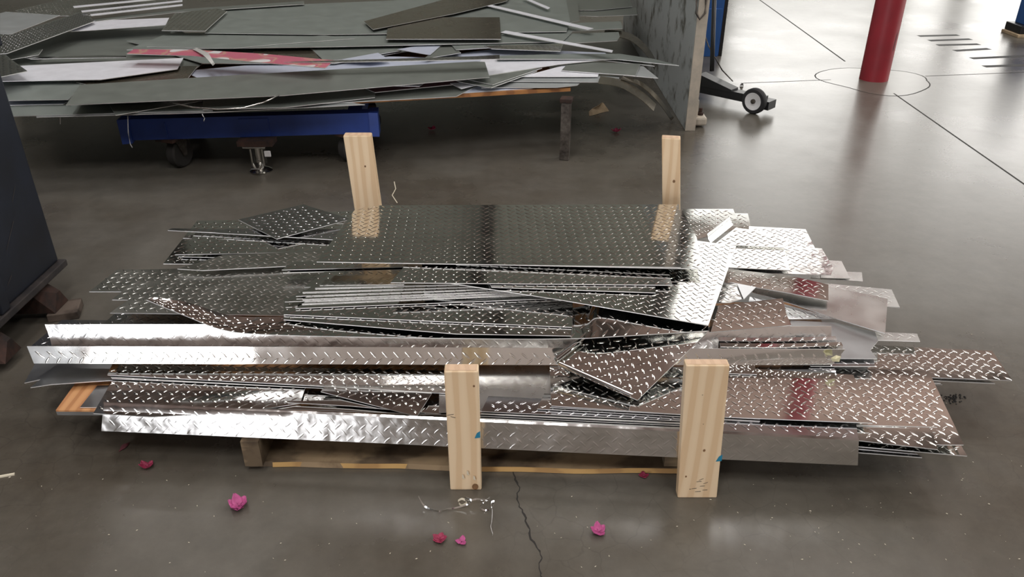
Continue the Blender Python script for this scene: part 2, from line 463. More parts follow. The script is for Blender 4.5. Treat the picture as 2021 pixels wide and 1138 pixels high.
for i in range(10):
    y = RY0 + 0.7 + i * 2.2
    struct(box('trim_%d' % (i + 1), RX0, RX1, y - .08, y + .08, RZ - .34, RZ - .06, 'wall_dark'))
for i, x in enumerate((-6.5, -.3, 3.4, 7.4)):
    struct(box('trim_%d' % (i + 11), x - .12, x + .12, RY1 - .25, RY1 - .01, 0, RZ, 'wall_dark'))

# floor details
def floor_line(name, pts, wpx, mat='joint_dark', z=0.0006):
    V, F = [], []
    q = [P(a, b_, z) for a, b_ in pts]
    for i, p in enumerate(q):
        t = q[min(i + 1, len(q) - 1)] - q[max(i - 1, 0)]; t /= np.linalg.norm(t)
        nrm = np.array([-t[1], t[0], 0]); w = wpx[i] if hasattr(wpx, '__len__') else wpx
        V += [p - nrm * w / 2, p + nrm * w / 2]
    V += [(v[0], v[1], -0.002) for v in V]
    k = 2 * len(q)
    for i in range(len(q) - 1):
        F += [(2 * i, 2 * i + 2, 2 * i + 3, 2 * i + 1), (2 * i, 2 * i + k, 2 * i + 2 + k, 2 * i + 2), (2 * i + 1, 2 * i + 3, 2 * i + 3 + k, 2 * i + 1 + k)]
    return mesh(name, V, F, mat, floor)
floor_line('saw_joint', [(1497, -2), (1585, 61), (1668, 121)], 0.012)
floor_line('saw_joint', [(1764, 184), (1890, 272), (2030, 369)], 0.010)
floor_line('saw_joint', [(1462, 164), (1590, 159), (1640, 157)], 0.008)
floor_line('saw_joint', [(1826, 150), (1930, 146), (2030, 142)], 0.008)
def jag(pts, k=5, amp=3.0):
    out = []
    for (a, b_), (c, d) in zip(pts[:-1], pts[1:]):
        for i in range(k): t = i / k; out.append((a + (c - a) * t + random.uniform(-amp, amp), b_ + (d - b_) * t + random.uniform(-1, 1)))
    return out + [pts[-1]]
floor_line('crack', jag([(1013, 915), (1016, 935), (1023, 962), (1022, 990), (1035, 1015), (1043, 1045), (1055, 1075), (1069, 1093), (1066, 1115), (1070, 1140)]), [random.uniform(.0018, .0055) for _ in range(46)])
floor_line('crack', [(778, 358), (781, 372), (774, 385), (784, 400)], 0.004, 'pale_chip')
for a in [((1813, 71), (1891, 69)), ((1834, 80), (1916, 77)), ((1850, 89), (1932, 87)), ((1884, 100), (1952, 96)), ((1917, 115), (2030, 110)), ((1942, 131), (2030, 128))]:
    floor_line('floor_stripe', a, 0.055, 'stripe_dark')
# patched ring of concrete round the column
cc = P(1726, 158, 0)
ring = [cc + np.array([math.cos(t) * r_, math.sin(t) * r_, 0.0007]) for t, r_ in [(2 * math.pi * k / 40, 0.36 + 0.03 * math.sin(3 * 2 * math.pi * k / 40) + 0.015 * math.sin(7 * k)) for k in range(41)]]
V, F = [], []
for i, p in enumerate(ring):
    d = (p - cc); d[2] = 0; d /= np.linalg.norm(d); V += [p - d * 0.004, p + d * 0.004]
F = [(2 * i, 2 * i + 1, 2 * i + 3, 2 * i + 2) for i in range(40)]
mesh('patch_seam', V, F, 'joint_dark', floor)
plain('concrete_patch', (0.15, 0.140, 0.118), 0.29, nscale=9)
V = [(p[0], p[1], 0.0004) for p in ring[:-1]]
mesh('concrete_patch', V, [tuple(range(40))], 'concrete_patch', floor)

# ------------------------------------------------------------------ pallet, plywood, studs
pal = empty('pallet', P(905, 900, 0)); tag(pal, 'weathered wooden pallet under the pile of shiny metal', 'pallet')
pl = np.array(pal.location)
def pbox(name, a, b_, y0, y1, z0, z1, mat, skew=0.0, par=pal):
    """board between photo columns via world x; a,b_ = world x at left/right"""
    V = [(a, y0, z0), (b_, y0 - skew, z0), (b_, y1 - skew, z0), (a, y1, z0), (a, y0, z1), (b_, y0 - skew, z1), (b_, y1 - skew, z1), (a, y1, z1)]
    V = [tuple(np.array(v) - pl) for v in V]
    o = mesh(name, V, BOXF, mat, par); return o
xa, xb = P(492, 924, 0)[0], P(1345, 935, 0)[0]
yf = P(492, 924, 0)[1]
# bottom front board with a wavy bark edge freshly cut
m_ = 24; V, F = [], []
for i in range(m_):
    t = i / (m_ - 1); x = xa + (xb - xa) * t
    e = yf - 0.016 * t + 0.006 * math.sin(5 * t + 1) + 0.002 * math.sin(23 * t)
    for (yy, zz) in ((e, 0.001), (e + 0.004, 0.015), (yf + 0.125, 0.018), (yf + 0.125, 0.001)): V.append(np.array((x, yy, zz)) - pl)
for i in range(m_ - 1):
    for k in range(4): F.append((4 * i + k, 4 * i + (k + 1) % 4, 4 * i + 4 + (k + 1) % 4, 4 * i + 4 + k)[::-1])
F += [(0, 1, 2, 3), tuple(4 * (m_ - 1) + k for k in (3, 2, 1, 0))]
bb = mesh('bottom_board', V, F, 'pallet_wood', pal)
V, F = [], []
for i in range(m_):
    t = i / (m_ - 1); x = xa + 0.06 + (xb - xa - 0.06) * t
    e = yf - 0.016 * t + 0.006 * math.sin(5 * t + 1) + 0.002 * math.sin(23 * t)
    V += [np.array((x, e - 0.0015, 0.0015)) - pl, np.array((x, e + 0.002, 0.0145)) - pl]
F = [(2 * i, 2 * i + 2, 2 * i + 3, 2 * i + 1) for i in range(m_ - 1)]
mesh('cut_edge', V, F, 'fresh_cut', bb)
for (y0, y1) in ((2.0, 2.12), (2.44, 2.56)): pbox('bottom_board', xa, xb, y0, y1, 0.001, 0.018, 'pallet_wood')
sx = P(478, 905, 0.05)[0]
for k, x in enumerate((sx, (sx + xb) / 2 - 0.02, xb - 0.045)):
    pbox('stringer', x, x + 0.045, yf - 0.012, 2.57, 0.018, 0.098, 'pallet_wood')
for k in range(8):
    y0 = yf + 0.02 + k * 0.125
    pbox('deck_board', sx, xb, y0, y0 + 0.095, 0.098, 0.114, 'pallet_wood')

# orange-faced plywood sheet between pallet and metal
pa = P(146, 756, 0.13); pb = P(110, 809, 0.13)
ply = hexa('plywood_board',
           [(pb[0], pb[1], .114), (0.95, 1.62, .114), (0.95, 2.2, .114), (pa[0] - .02, 2.2, .114)],
           [(pb[0], pb[1], .130), (0.95, 1.62, .130), (0.95, 2.2, .130), (pa[0] - .02, 2.2, .130)], 'plywood')
tag(ply, 'orange-brown plywood board poking out at the left under the shiny pile', 'plywood')
ez = 0.0004
e = mesh('edge_strip', [(pb[0], pb[1] - ez, .1142), (0.95, 1.62 - ez, .1142), (0.95, 1.62 - ez, .1255), (pb[0], pb[1] - ez, .1255)], [(0, 1, 2, 3)], 'galvanised', ply)

def stud(label, base, w, t, h, yaw=0.0, lean=0.0, leany=0.0, marks=()):
    o = empty('timber_stud', base, yaw)
    tag(o, label, 'timber stud', 'four pine studs standing round the pile')
    V = []
    for z in np.linspace(0, h, 8):
        k = z / h
        for x, y in ((-w / 2, 0), (w / 2, 0), (w / 2, t), (-w / 2, t)): V.append((x + lean * k, y + leany * k, z))
    F = [(0, 3, 2, 1), (28, 29, 30, 31)]
    for i in range(7):
        for k in range(4): F.append((4 * i + k, 4 * i + (k + 1) % 4, 4 * i + 4 + (k + 1) % 4, 4 * i + 4 + k))
    b_ = mesh('post', V, F, 'pine', o)
    bv = b_.modifiers.new('bevel', 'BEVEL'); bv.width = 0.003; bv.segments = 2; bv.limit_method = 'ANGLE'
    mesh('end_grain', [(-w / 2 + .004 + lean, .004 + leany, h + .0006), (w / 2 - .004 + lean, .004 + leany, h + .0006), (w / 2 - .004 + lean, t - .004 + leany, h + .0006), (-w / 2 + .004 + lean, t - .004 + leany, h + .0006)], [(0, 1, 2, 3)], 'pine_end', b_)
    for kind, u, z, a, sz in marks:           # flat print on the front face
        mat, nm = {'k': ('rust', 'knot'), 'p': ('paint_teal', 'paint_mark'), 'l': ('pencil', 'pencil_mark'), 'n': ('pencil', 'nail_hole'), 'f': ('pale_chip', 'splinter')}[kind]
        x0 = u * w / 2 + lean * z / h; y0 = leany * z / h - 0.0008
        if kind == 'k':
            pts = [(x0 + sz * math.cos(q) * 0.8, y0, z + sz * math.sin(q)) for q in np.linspace(0, 2 * math.pi, 10, endpoint=False)]
            mesh(nm, pts, [tuple(range(10))], 'knot_wood', b_)
        elif kind == 'p':
            mesh(nm, [(x0 - .008, y0, z), (x0 + .006, y0, z + .002), (x0 + .006, y0, z + .022), (x0 - .002, y0, z + .016)], [(0, 1, 2, 3)], mat, b_)
        elif kind == 'f':
            mesh(nm, [(x0, y0, z), (x0 + .006, y0 - .004, z), (x0 + .004, y0 - .003, z + .012), (x0, y0, z + .012)], [(0, 1, 2, 3)], mat, b_)
        else:
            L_ = sz; c, s = math.cos(a), math.sin(a)
            mesh(nm, [(x0 - L_ * c, y0, z - L_ * s), (x0 + L_ * c, y0, z + L_ * s - .0003), (x0 + L_ * c, y0, z + L_ * s + .0011), (x0 - L_ * c, y0, z - L_ * s + .0011)], [(0, 1, 2, 3)], mat, b_)
    return o
plain('knot_wood', (0.30, 0.16, 0.075), 0.6, var=0.4, nscale=80)
def base_at(px, py): return P(px, py, 0)
stud('short pine stud standing at the front of the pile, left of centre', base_at(920, 961) - np.array([0, .010, 0]), 0.078, 0.032, 0.358, 0, -0.001, 0.0,
     [('p', 0.86, 0.165, 0, 0), ('k', 0.72, 0.318, 0, .0032), ('k', 0.6, 0.012, 0, .010), ('f', -.2, .04, 0, 0), ('f', .1, .052, 0, 0), ('f', .5, .036, 0, 0), ('l', -.75, .235, .2, .008), ('l', -.6, .228, -.3, .006)])
stud('wider pine stud with pencil ticks standing at the front of the pile, right of centre', base_at(1372, 968) - np.array([0, .025, 0]), 0.097, 0.027, 0.402, math.radians(0), -0.024, -0.012,
     [('l', .12, .062, .5, .006), ('l', .02, .055, .15, .006), ('l', .35, .05, .5, .006), ('l', .2, .04, .1, .006), ('l', -.2, .032, .15, .006), ('l', .0, .022, .1, .007), ('l', .35, .027, .1, .006), ('l', -.4, .03, .1, .002),
      ('k', .15, .155, 0, .004), ('n', .0, .235, 0, .0012), ('n', -.15, .32, 0, .0012), ('k', -.65, .072, 0, .003), ('p', .92, .12, 0, 0)])
def rear(px, y): return np.array([PD(px, 404, 2.645)[0], 2.645, 0])
r1 = PD(724, 404, 2.645); r1b = PD(704, 268, 2.645)
lz = r1b[2]; k_ = (r1b[0] - r1[0]) / (r1b[2] - r1[2])
stud('pine stud leaning at the rear of the pile, left one, mirrored in the top plate', (r1[0] - k_ * r1[2], 2.645, 0), 0.094, 0.038, lz, 0, k_ * lz, 0, [('k', .3, lz - .11, 0, .004)])
r1 = PD(1325, 404, 2.645); r1b = PD(1325, 275, 2.645)
lz = r1b[2]; k_ = (r1b[0] - r1[0]) / (r1b[2] - r1[2])
stud('narrow pine stud with a dark knot at the rear of the pile, right one', (r1[0] - k_ * r1[2], 2.645, 0), 0.064, 0.038, lz, math.radians(-10), k_ * lz, 0, [('k', .3, lz - .155, 0, .006)])

# ------------------------------------------------------------------ the pile of tread plate
T, TF, TM = 0.031, 0.030, 0.030
A, WV, DU, GA, BR, DK = 'bright_aluminium', 'wavy_aluminium', 'dull_aluminium', 'galvanised', 'brushed_aluminium', 'dark_aluminium'
TP, SH, ST = 'tread_plate', 'aluminum_sheet', 'aluminum_strip'
C1, C2, C3 = 'tread plate', 'metal sheet', 'metal strip'

# long sheet with its front edge folded down (the apron along the front)
ap = ribbon('folded_apron_sheet', 'long shiny sheet folded down along the front of the pile, behind both studs', C2,
       [[P(200, 850, .104), P(700, 872, .104), P(1200, 896, .104), P(1693, 918, .104)],
        [P(202, 824, .140), P(700, 845, .140), P(1200, 869, .140), P(1694, 894, .140)],
        [P(205, 798, .1735), P(700, 820, .1735), P(1200, 844, .1735), P(1695, 869, .1735)],
        [P(204, 793, .1765), P(700, 815, .1765), P(1200, 839, .1765), P(1695, 864, .1765)]], WV, T, 60, lug_h=0.0006)
BACKDROP = 'sheets lying deep in the pile'

S = sheet
# ---- left front
S(SH, 'dark grey sheet with a torn corner sticking out left below the long channel', C2, [(72, 712), (240, 716), (470, 735), (470, 752), (215, 750), (100, 758), (60, 764), (80, 748), (48, 755)], .150, GA)
S(ST, 'small smooth grey strip lying on the orange plywood board', C3, [(192, 760), (420, 757), (420, 803), (158, 803)], .134, GA)
S(TP, 'bright tread plate at the left front above the folded apron', C1, [(222, 750), (606, 754), (592, 795), (480, 812), (300, 822), (184, 815)], .158, A, T, gy=0.0)
S(ST, 'tread strip under the dark left strip, its edge showing as a second line', C3, [(215, 735), (700, 738), (700, 768), (220, 746)], .1635, A)
S(TP, 'long dark tread strip just below the channel, running left to the short stud', C1, [(230, 700), (905, 712), (889, 776), (560, 757), (212, 739)], .168, A, T, gy=-.01)
S(TP, 'small tread offcut with a pointed left end left of the short stud', C1, [(640, 762), (650, 761), (853, 774), (824, 819), (812, 818), (633, 772)], .166, A, T, gy=.05)
S(ST, 'tread strip glimpsed in the gap left of the pointed offcut', C3, [(590, 775), (700, 780), (830, 815), (600, 793)], .150, A, T)
S(ST, 'slim tread strip with bright edge just behind the apron, left part', C3, [(480, 800), (880, 800), (890, 818), (470, 803)], .1535, A, T)
S(ST, 'bent slim strip under the pointed offcut', C3, [(560, 793), (690, 786), (870, 812), (870, 816), (690, 800)], .160, A)
S(ST, 'dark tread strip added to stand in for shade in the gaps left of the short stud', C3, [(590, 748), (900, 766), (900, 808), (592, 790)], .143, DK, T)  # darker sheet added so the gap looks as black as its shade
S(SH, 'smooth scratched sheet between the short stud and the notched plate', C2, [(868, 724), (1086, 718), (1088, 806), (866, 813)], .165, BR, gy=.01)
# ---- fan of strip edges at the front, centre
FG = 'thin strips fanned out behind the apron between the front studs'
FL = 'thin metal strip in the fanned stack between the two front studs'
for i, (x0, y0, x1, y1, mt, tr) in enumerate([(945, 835, 1480, 868, GA, 0), (1188, 827, 1500, 842, BR, 0), (945, 826, 1400, 850, A, 0), (945, 820, 1490, 846, DK, T), (945, 816, 1470, 842, A, T), (950, 811, 1480, 836, DK, T), (1060, 806, 1500, 830, A, T), (1085, 803, 1500, 826, DK, T)]):
    S(ST, ['lowest', 'second lowest', 'third lowest', 'fourth lowest', 'fourth highest', 'third highest', 'second highest', 'topmost'][i] + ' of the thin strips fanned between the two front studs', C3, [(x0 + 14, y0 - 30), (x1 - 10, y1 - 30), (x1, y1), (x0, y0)], .146 + .0042 * i, mt, tr, group=FG, th=.0022)
# ---- right front
S(TP, 'lowest tread plate at the right front with a sharp corner near the floor', C1, [(1560, 800), (1880, 850), (1909, 899), (1690, 880), (1560, 868)], .139, A, T)
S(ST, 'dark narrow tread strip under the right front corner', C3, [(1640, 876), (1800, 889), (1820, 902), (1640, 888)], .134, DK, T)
S(TP, 'tread plate with a long slanting right end at the right front', C1, [(1480, 718), (1833, 732), (1902, 877), (1860, 877), (1500, 850)], .158, A, T, gy=.01)
S(TP, 'far right tread plate pointing out over the floor', C1, [(1640, 674), (1735, 681), (1958, 692), (1998, 750), (1836, 744), (1636, 735)], .153, A, T)
S(ST, 'thin dark strip under the far right plate', C3, [(1760, 735), (1940, 745), (1964, 756), (1760, 746)], .146, DK, T)
S(ST, 'short bright strip end below the far right plate', C3, [(1780, 745), (1846, 750), (1860, 758), (1780, 755)], .141, A)
S(TP, 'narrow tread strip lying on the slanting right front plate', C1, [(1400, 822), (1839, 847), (1850, 886), (1692, 868), (1400, 850)], .163, A, T, gy=.01)
S(ST, 'upper slim tread strip right of the pencil-marked stud', C3, [(1400, 812), (1700, 822), (1850, 842), (1700, 838), (1400, 830)], .1665, A, T)
S(ST, 'lower slim tread strip right of the pencil-marked stud', C3, [(1400, 825), (1690, 836), (1694, 866), (1400, 848)], .1695, DK, T)
S(TP, 'large notched tread plate behind the pencil-marked stud', C1, [(1085, 722), (1432, 724), (1684, 739), (1722, 834), (1424, 822), (1088, 800)], .181, A, T, gy=.01, axis=((1090, 800), (1722, 833)))
S(ST, 'narrow offcut strip right of the pencil-marked stud under the channel', C3, [(1400, 712), (1488, 716), (1494, 738), (1400, 735)], .186, A, T)
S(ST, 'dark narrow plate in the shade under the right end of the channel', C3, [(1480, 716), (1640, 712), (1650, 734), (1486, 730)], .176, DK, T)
# ---- smooth sheet and others at the right
qs = S(SH, 'smooth grey sheet with a pen scribble right of the channel end', C2, [(1560, 632), (1648, 636), (1727, 655), (1733, 672), (1718, 690), (1731, 707), (1560, 706)], .190, GA)
MI = np.array(qs.matrix_world.inverted())
def onq(a, b_): return (MI @ np.append(P(a, b_, .1915), 1))[:3]
tube('pen_mark', [onq(1643 + 9 * math.cos(t) + 1.2 * t, 681 + 5.5 * math.sin(t) + .4 * t) for t in np.linspace(-2.2, 5.5, 24)] + [onq(1640, 690), onq(1652, 688)], .0007, 'pencil', qs, 5)
S(ST, 'dark tread strip under the smooth grey scribbled sheet', C3, [(1600, 700), (1724, 708), (1727, 722), (1600, 722)], .181, DK, T)
S(ST, 'short dull strip sticking out right of the scribbled sheet', C3, [(1640, 650), (1810, 658), (1816, 673), (1640, 668)], .176, BR, T, lug_h=.0006)
S(TP, 'grey tread plate end sticking out right behind the plain white sheet', C1, [(1600, 556), (1760, 571), (1776, 606), (1600, 596)], .186, BR, T, lug_h=.0007)
S(TP, 'dark tread strip in the hollow under the plain bent sheet', C1, [(1480, 585), (1520, 592), (1650, 628), (1560, 629), (1470, 625)], .192, DK, T, gy=-.05)
ribbon(SH, 'plain smooth sheet with a bright broad end on the right side', C2,
       [[P(1483, 575, .196), P(1560, 598, .199), P(1650, 628, .202), P(1747, 657, .204)],
        [P(1484, 560, .2035), P(1565, 580, .2065), P(1660, 602, .210), P(1750, 618, .212)],
        [P(1485, 545, .207), P(1570, 553, .210), P(1665, 571, .214), P(1752, 589, .216)]], BR, 0, 24, crossn=4)
S(TP, 'brown-tinted tread strip lying across the plain bent sheet', C1, [(1434, 530), (1560, 544), (1635, 561), (1635, 593), (1560, 578), (1430, 556)], .232, A, T, gy=.05, gx=-.02)
S(TP, 'dark brown tread offcut right of the wide slanted plate', C1, [(1405, 604), (1545, 588), (1552, 620), (1562, 641), (1400, 655)], .250, A, T, gy=.06)
S(SH, 'crumpled bright sheet corner beside the wide slanted plate', C2, [(1415, 562), (1456, 560), (1469, 588), (1440, 597), (1410, 597)], .238, WV, T)
S(ST, 'short grey offcut between crumpled corner and brown strip', C3, [(1440, 556), (1492, 566), (1468, 590), (1455, 560)], .243, DK)
# ---- right rear
S(SH, 'small plain brownish sheet at the far right rear', C2, [(1620, 512), (1661, 515), (1678, 549), (1620, 548)], .168, BR)
S(ST, 'small silver strip end at the far right rear', C3, [(1600, 533), (1701, 537), (1703, 555), (1600, 548)], .163, BR)
S(TP, 'dazzling tread plate at the right rear edge', C1, [(1478, 446), (1590, 452), (1612, 496), (1478, 492)], .196, WV, T)
S(TP, 'dazzling tread plate with grey lower corner at the right', C1, [(1480, 482), (1622, 490), (1645, 529), (1640, 542), (1440, 537)], .203, WV, T)
S(TP, 'pale tread plate right of the wide slanted plate', C1, [(1440, 478), (1547, 487), (1559, 533), (1436, 527)], .2145, A, T, gy=.01)
S(TP, 'dark brown tread plate at the right rear beside the narrow stud', C1, [(1347, 412), (1447, 412), (1462, 450), (1374, 472), (1345, 470)], .205, A, T, gy=.085)
S(TP, 'small dark brown tread plate end behind the folded-lip plate', C1, [(1430, 420), (1476, 421), (1484, 455), (1440, 455)], .192, A, T, gy=.085)
fp = S(TP, 'tread plate with a folded-up bluish lip at the right rear', C1, [(1452, 449), (1500, 455), (1562, 478), (1546, 488), (1411, 481)], .224, A, T, gy=.045)
# ---- left rear
S(TP, 'brownish worn tread plate end at the far left of the pile', C1, [(231, 532), (420, 529), (420, 575), (176, 575)], .186, DU, TM)
S(TP, 'grey tread plate corner under the big left plate', C1, [(262, 556), (420, 558), (420, 592), (221, 591)], .192, DU, TM)
S(TP, 'thin tread plate behind the channel at far left', C1, [(122, 631), (420, 632), (420, 690), (55, 688)], .163, DK, T)
S(TP, 'tread plate with a bluish patch beneath the big left plate', C1, [(240, 606), (430, 610), (430, 650), (200, 642)], .196, DK, T)
S(TP, 'tread plate with slanted left end at the left rear', C1, [(389, 435), (560, 433), (680, 436), (640, 522), (322, 520)], .206, A, T)
S(TP, 'second tread plate lying inside the left rear plate', C1, [(386, 459), (650, 457), (640, 512), (352, 506)], .212, A, T)
S(TP, 'small tread plate end beside the left rear stud', C1, [(648, 418), (705, 416), (720, 432), (664, 432)], .216, A, T)
S(TP, 'big dull tread plate covering the left of the pile', C1, [(340, 530), (760, 524), (960, 540), (900, 630), (560, 622), (400, 619), (217, 617)], .222, DU, TM, axis=((217, 617), (560, 622)))
S(TP, 'tread plate left of the top plate with thick bright front edge', C1, [(400, 472), (690, 470), (644, 496), (345, 502)], .228, A, TM)
S(TP, 'worn tread strip above the big dull left plate', C1, [(440, 503), (650, 494), (640, 521), (400, 533), (350, 530)], .236, DU, TM)
S(ST, 'needle-thin tread strip poking out at the left rear', C3, [(339, 450), (560, 455), (640, 466), (529, 464), (331, 454)], .221, DK, TM)
S(TP, 'dark slim tread plate under the bluish diamond-shaped plate', C1, [(445, 451), (690, 452), (667, 473), (425, 459)], .240, DK, TF)
S(TP, 'bluish dark plate lying cornerwise like a diamond at the left rear', C1, [(470, 433), (599, 403), (692, 432), (546, 471)], .252, DK, TF, gx=.02, gy=0.03)
S(ST, 'upper of two bright-edged strips in front of the top plate, left side', C3, [(580, 516), (810, 510), (806, 526), (556, 532)], .254, A, TM)
S(ST, 'lower of two bright-edged strips in front of the top plate, left side', C3, [(566, 522), (800, 518), (794, 531), (558, 538)], .248, A, TM)

# ---- the long open channel across the front
ch = empty('formed_channel', P(860, 718, .186)); tag(ch, 'long open aluminium channel with diamond tread lying across the whole front', 'metal channel')
co = np.array(ch.location)
def chp(px, py, z): return P(px, py, z) - co
fr_b = [chp(67, 717, .186), chp(500, 718, .186), chp(1100, 720, .186), chp(1642, 720, .186)]
fr_m = [chp(60, 700, .208), chp(500, 701, .208), chp(1100, 703, .208), chp(1655, 705, .208)]
fr_t = [chp(53, 683, .230), chp(500, 684, .230), chp(1100, 686, .230), chp(1668, 689, .230)]
ribbon('front_flange', None, None, [fr_b, fr_m, fr_t], A, T, 60, parent=ch)
bk_b = [p + np.array([0.02, .060, -.0005]) for p in fr_b]; bk_b[-1] = bk_b[-1] + np.array([-.0, 0, 0])
web = ribbon('web', None, None, [[p + np.array([0, .004, 0.0]) for p in fr_b], bk_b], A, 0, 40, parent=ch)
bk_t = [PD(88, 640, 1.868) - co, PD(500, 640, 1.868) - co, PD(1100, 646, 1.868) - co, PD(1641, 643, 1.868) - co]
bk_b2 = [np.array([t_[0] + .02 * (1 if i == 0 else 0), b_[1] + .003, b_[2] + .002]) for i, (b_, t_) in enumerate(zip(bk_b, bk_t))]
bk_m = [(a + b_) / 2 + np.array([0, .004, 0]) for a, b_ in zip(bk_b2, bk_t)]
ribbon('back_flange', None, None, [bk_b2, bk_m, bk_t], WV, T, 60, parent=ch, lug_h=.0004, crossn=3)
# pieces nested in the right end of the channel
for i, (dy, nm, mt) in enumerate([(0.0, 'tread angle strip nested inside the right end of the channel', A), (.022, 'second tread angle strip nested inside the right end of the channel', WV)]):
    a0 = [P(1425, 690 - 3 * i, .2325 + .004 * i), P(1545, 691 - 3 * i, .2325 + .004 * i), P(1668 - 6 * i, 688 - 3 * i, .2325 + .004 * i)]
    ribbon('angle_strip', nm, 'angle strip', [[p + np.array([0, .011 + dy, -.034]) for p in a0], [p + np.array([0, .016 + dy, 0]) for p in a0], [p + np.array([0, .030 + dy, .002]) for p in a0]], mt, T, 20, th=.002)

# ---- centre
curl_f = [P(289, 591, .330), P(370, 624, .300), P(440, 650, .274), P(520, 659, .2665), P(700, 664, .2655), P(1000, 668, .2655), P(1138, 667, .2660), P(1200, 664, .2735), P(1397, 652, .2785)]
curl_b = [P(300, 586, .333), P(372, 597, .314), P(455, 622, .286), P(545, 625, .2735), P(720, 622, .2705), P(1000, 612, .2705), P(1138, 606, .2710), P(1200, 584, .2960), P(1405, 584, .2885)]
curl_m = [(a + b_) / 2 - np.array([0, 0, .003]) for a, b_ in zip(curl_f, curl_b)]
ribbon(TP, 'long bent tread strip with its left end curled up over the channel', C1, [curl_f, curl_m, curl_b], A, T, 90, crossn=3)
S(TP, 'tread plate ending squarely above the middle of the curled strip', C1, [(560, 600), (1131, 604), (1127, 662), (900, 658), (560, 630)], .2765, A, T)
S(TP, 'narrow tread plate lying on the square-ended plate in the centre', C1, [(560, 588), (1131, 578), (1129, 645), (560, 620)], .281, A, T)
STK = 'thin tread strips stacked with staggered left ends left of centre'
for i, (xl, yl, xr, yr) in enumerate([(583, 608, 1010, 590), (596, 599, 1000, 580), (562, 595, 980, 577), (597, 590, 980, 572), (584, 584, 960, 568), (597, 576, 950, 564), (622, 568, 940, 560)]):
    S(ST, ['lowest', 'second lowest', 'third lowest', 'middle', 'third highest', 'second highest', 'topmost'][i] + ' of the thin bright-edged strips stacked left of centre', C3, [(xl + 40, yl - 24), (xr + 150, yr - 28), (xr + 150, yr - 4), (xl, yl)], .2855 + .0027 * i, A, T, group=STK, th=.0022, lug_h=.0004)
S(TP, 'dark plate with pale reflections behind the staggered strips', C1, [(640, 536), (860, 530), (860, 560), (600, 566)], .266, A, TM)
S(TP, 'wide slanted tread plate with a dazzling right end beside the top plate', C1, [(830, 470), (1372, 474), (1453, 485), (1398, 641), (1100, 590), (835, 550)], .3035, A, TM, gx=-.03, axis=((835, 550), (1398, 641)))
S(TP, 'slim tread strip peeking out under the olive strip', C1, [(960, 545), (1292, 552), (1294, 577), (970, 566)], .3115, A, TM, gx=-.03)
S(TP, 'olive-looking tread strip in front of the top plate', C1, [(803, 519), (1316, 526), (1327, 562), (771, 557)], .3195, A, TM, gx=-.03)
S(TP, 'tread plate under the top plate with curved right edge', C1, [(900, 425), (1346, 414), (1375, 468), (1386, 530), (900, 520)], .3225, A, TF, gx=-.015)
S(TP, 'large fine-patterned top plate mirroring the two rear studs', C1, [(703, 410), (752, 405), (1340, 403), (1344, 527), (1000, 522), (625, 516)], .3350, A, TF, gx=-.015)

# ---- tilted plate with rolled edges, front centre
tl, tr_, br, bl = P(1155, 668, .247), P(1396, 655, .259), P(1258, 789, .193), P(1096, 716, .217)
def quadplate(label, pts, mat, tread):
    c = sum(pts) / 4
    n = np.cross(pts[1] - pts[3], pts[0] - pts[2]); n /= np.linalg.norm(n)
    if n[2] < 0: n = -n
    px = []
    gx, gy = -n[0] / n[2], -n[1] / n[2]
    return c, gx, gy
c_, gx_, gy_ = quadplate('', [tl, tr_, br, bl], A, T)
tp = S(TP, 'tilted tread plate with two rolled edges in front of the channel', C1, [(1155, 668), (1396, 655), (1258, 789), (1096, 716)], c_[2], A, T, gx_, gy_, axis=((1096, 716), (1258, 789)))
MI = np.array(tp.matrix_world.inverted())
def tl_(p): return (MI @ np.append(p, 1))[:3]
def on_plate(px_, py_):
    n = np.array([-gx_, -gy_, 1.0]); d = ray(px_, py_); o = np.array([0, 0, H])
    cc_ = P((1155 + 1396 + 1258 + 1096) / 4, (668 + 655 + 789 + 716) / 4, c_[2])
    return tl_(o + d * (np.dot(cc_ - o, n) / np.dot(d, n)))
def lip(name, p0, p1, r, par, side, mat=A, turn=200):
    p0, p1 = np.array(p0), np.array(p1); t = p1 - p0; t /= np.linalg.norm(t)
    s = np.cross([0, 0, 1], t) * side
    rails = []
    for a in np.linspace(0, math.radians(turn), 9):
        off = s * (-math.sin(a) * r) + np.array([0, 0, r * (1 - math.cos(a))])
        rails.append([p0 + off, (p0 + p1) / 2 + off, p1 + off])
    if side < 0: rails = rails[::-1]
    o = ribbon(name, None, None, rails, mat, 0, 8, th=.0018, parent=par)
    return o
lip('rolled_edge', on_plate(1098, 715), on_plate(1149, 675), .0095, tp, -1)
lip('rolled_edge', on_plate(1104, 721), on_plate(1246, 783), .0085, tp, 1)
MI = np.array(fp.matrix_world.inverted())
# folded lip of the plate at the right rear
q0, q1 = [(MI @ np.append(P(a, b_, .226), 1))[:3] for a, b_ in ((1402, 480), (1446, 444))]
d_ = q1 - q0; d_ /= np.linalg.norm(d_)
s_ = np.cross([0, 0, 1], d_)
ribbon('folded_lip', None, None, [[q0, (q0 + q1) / 2, q1], [q0 + s_ * .012 + np.array([0, 0, .012]), (q0 + q1) / 2 + s_ * .012 + np.array([0, 0, .012]), q1 + s_ * .012 + np.array([0, 0, .012])], [q0 + s_ * .018 + np.array([0, 0, .03]), (q0 + q1) / 2 + s_ * .018 + np.array([0, 0, .03]), q1 + s_ * .018 + np.array([0, 0, .03])]][::-1], A, T, 8, parent=fp)

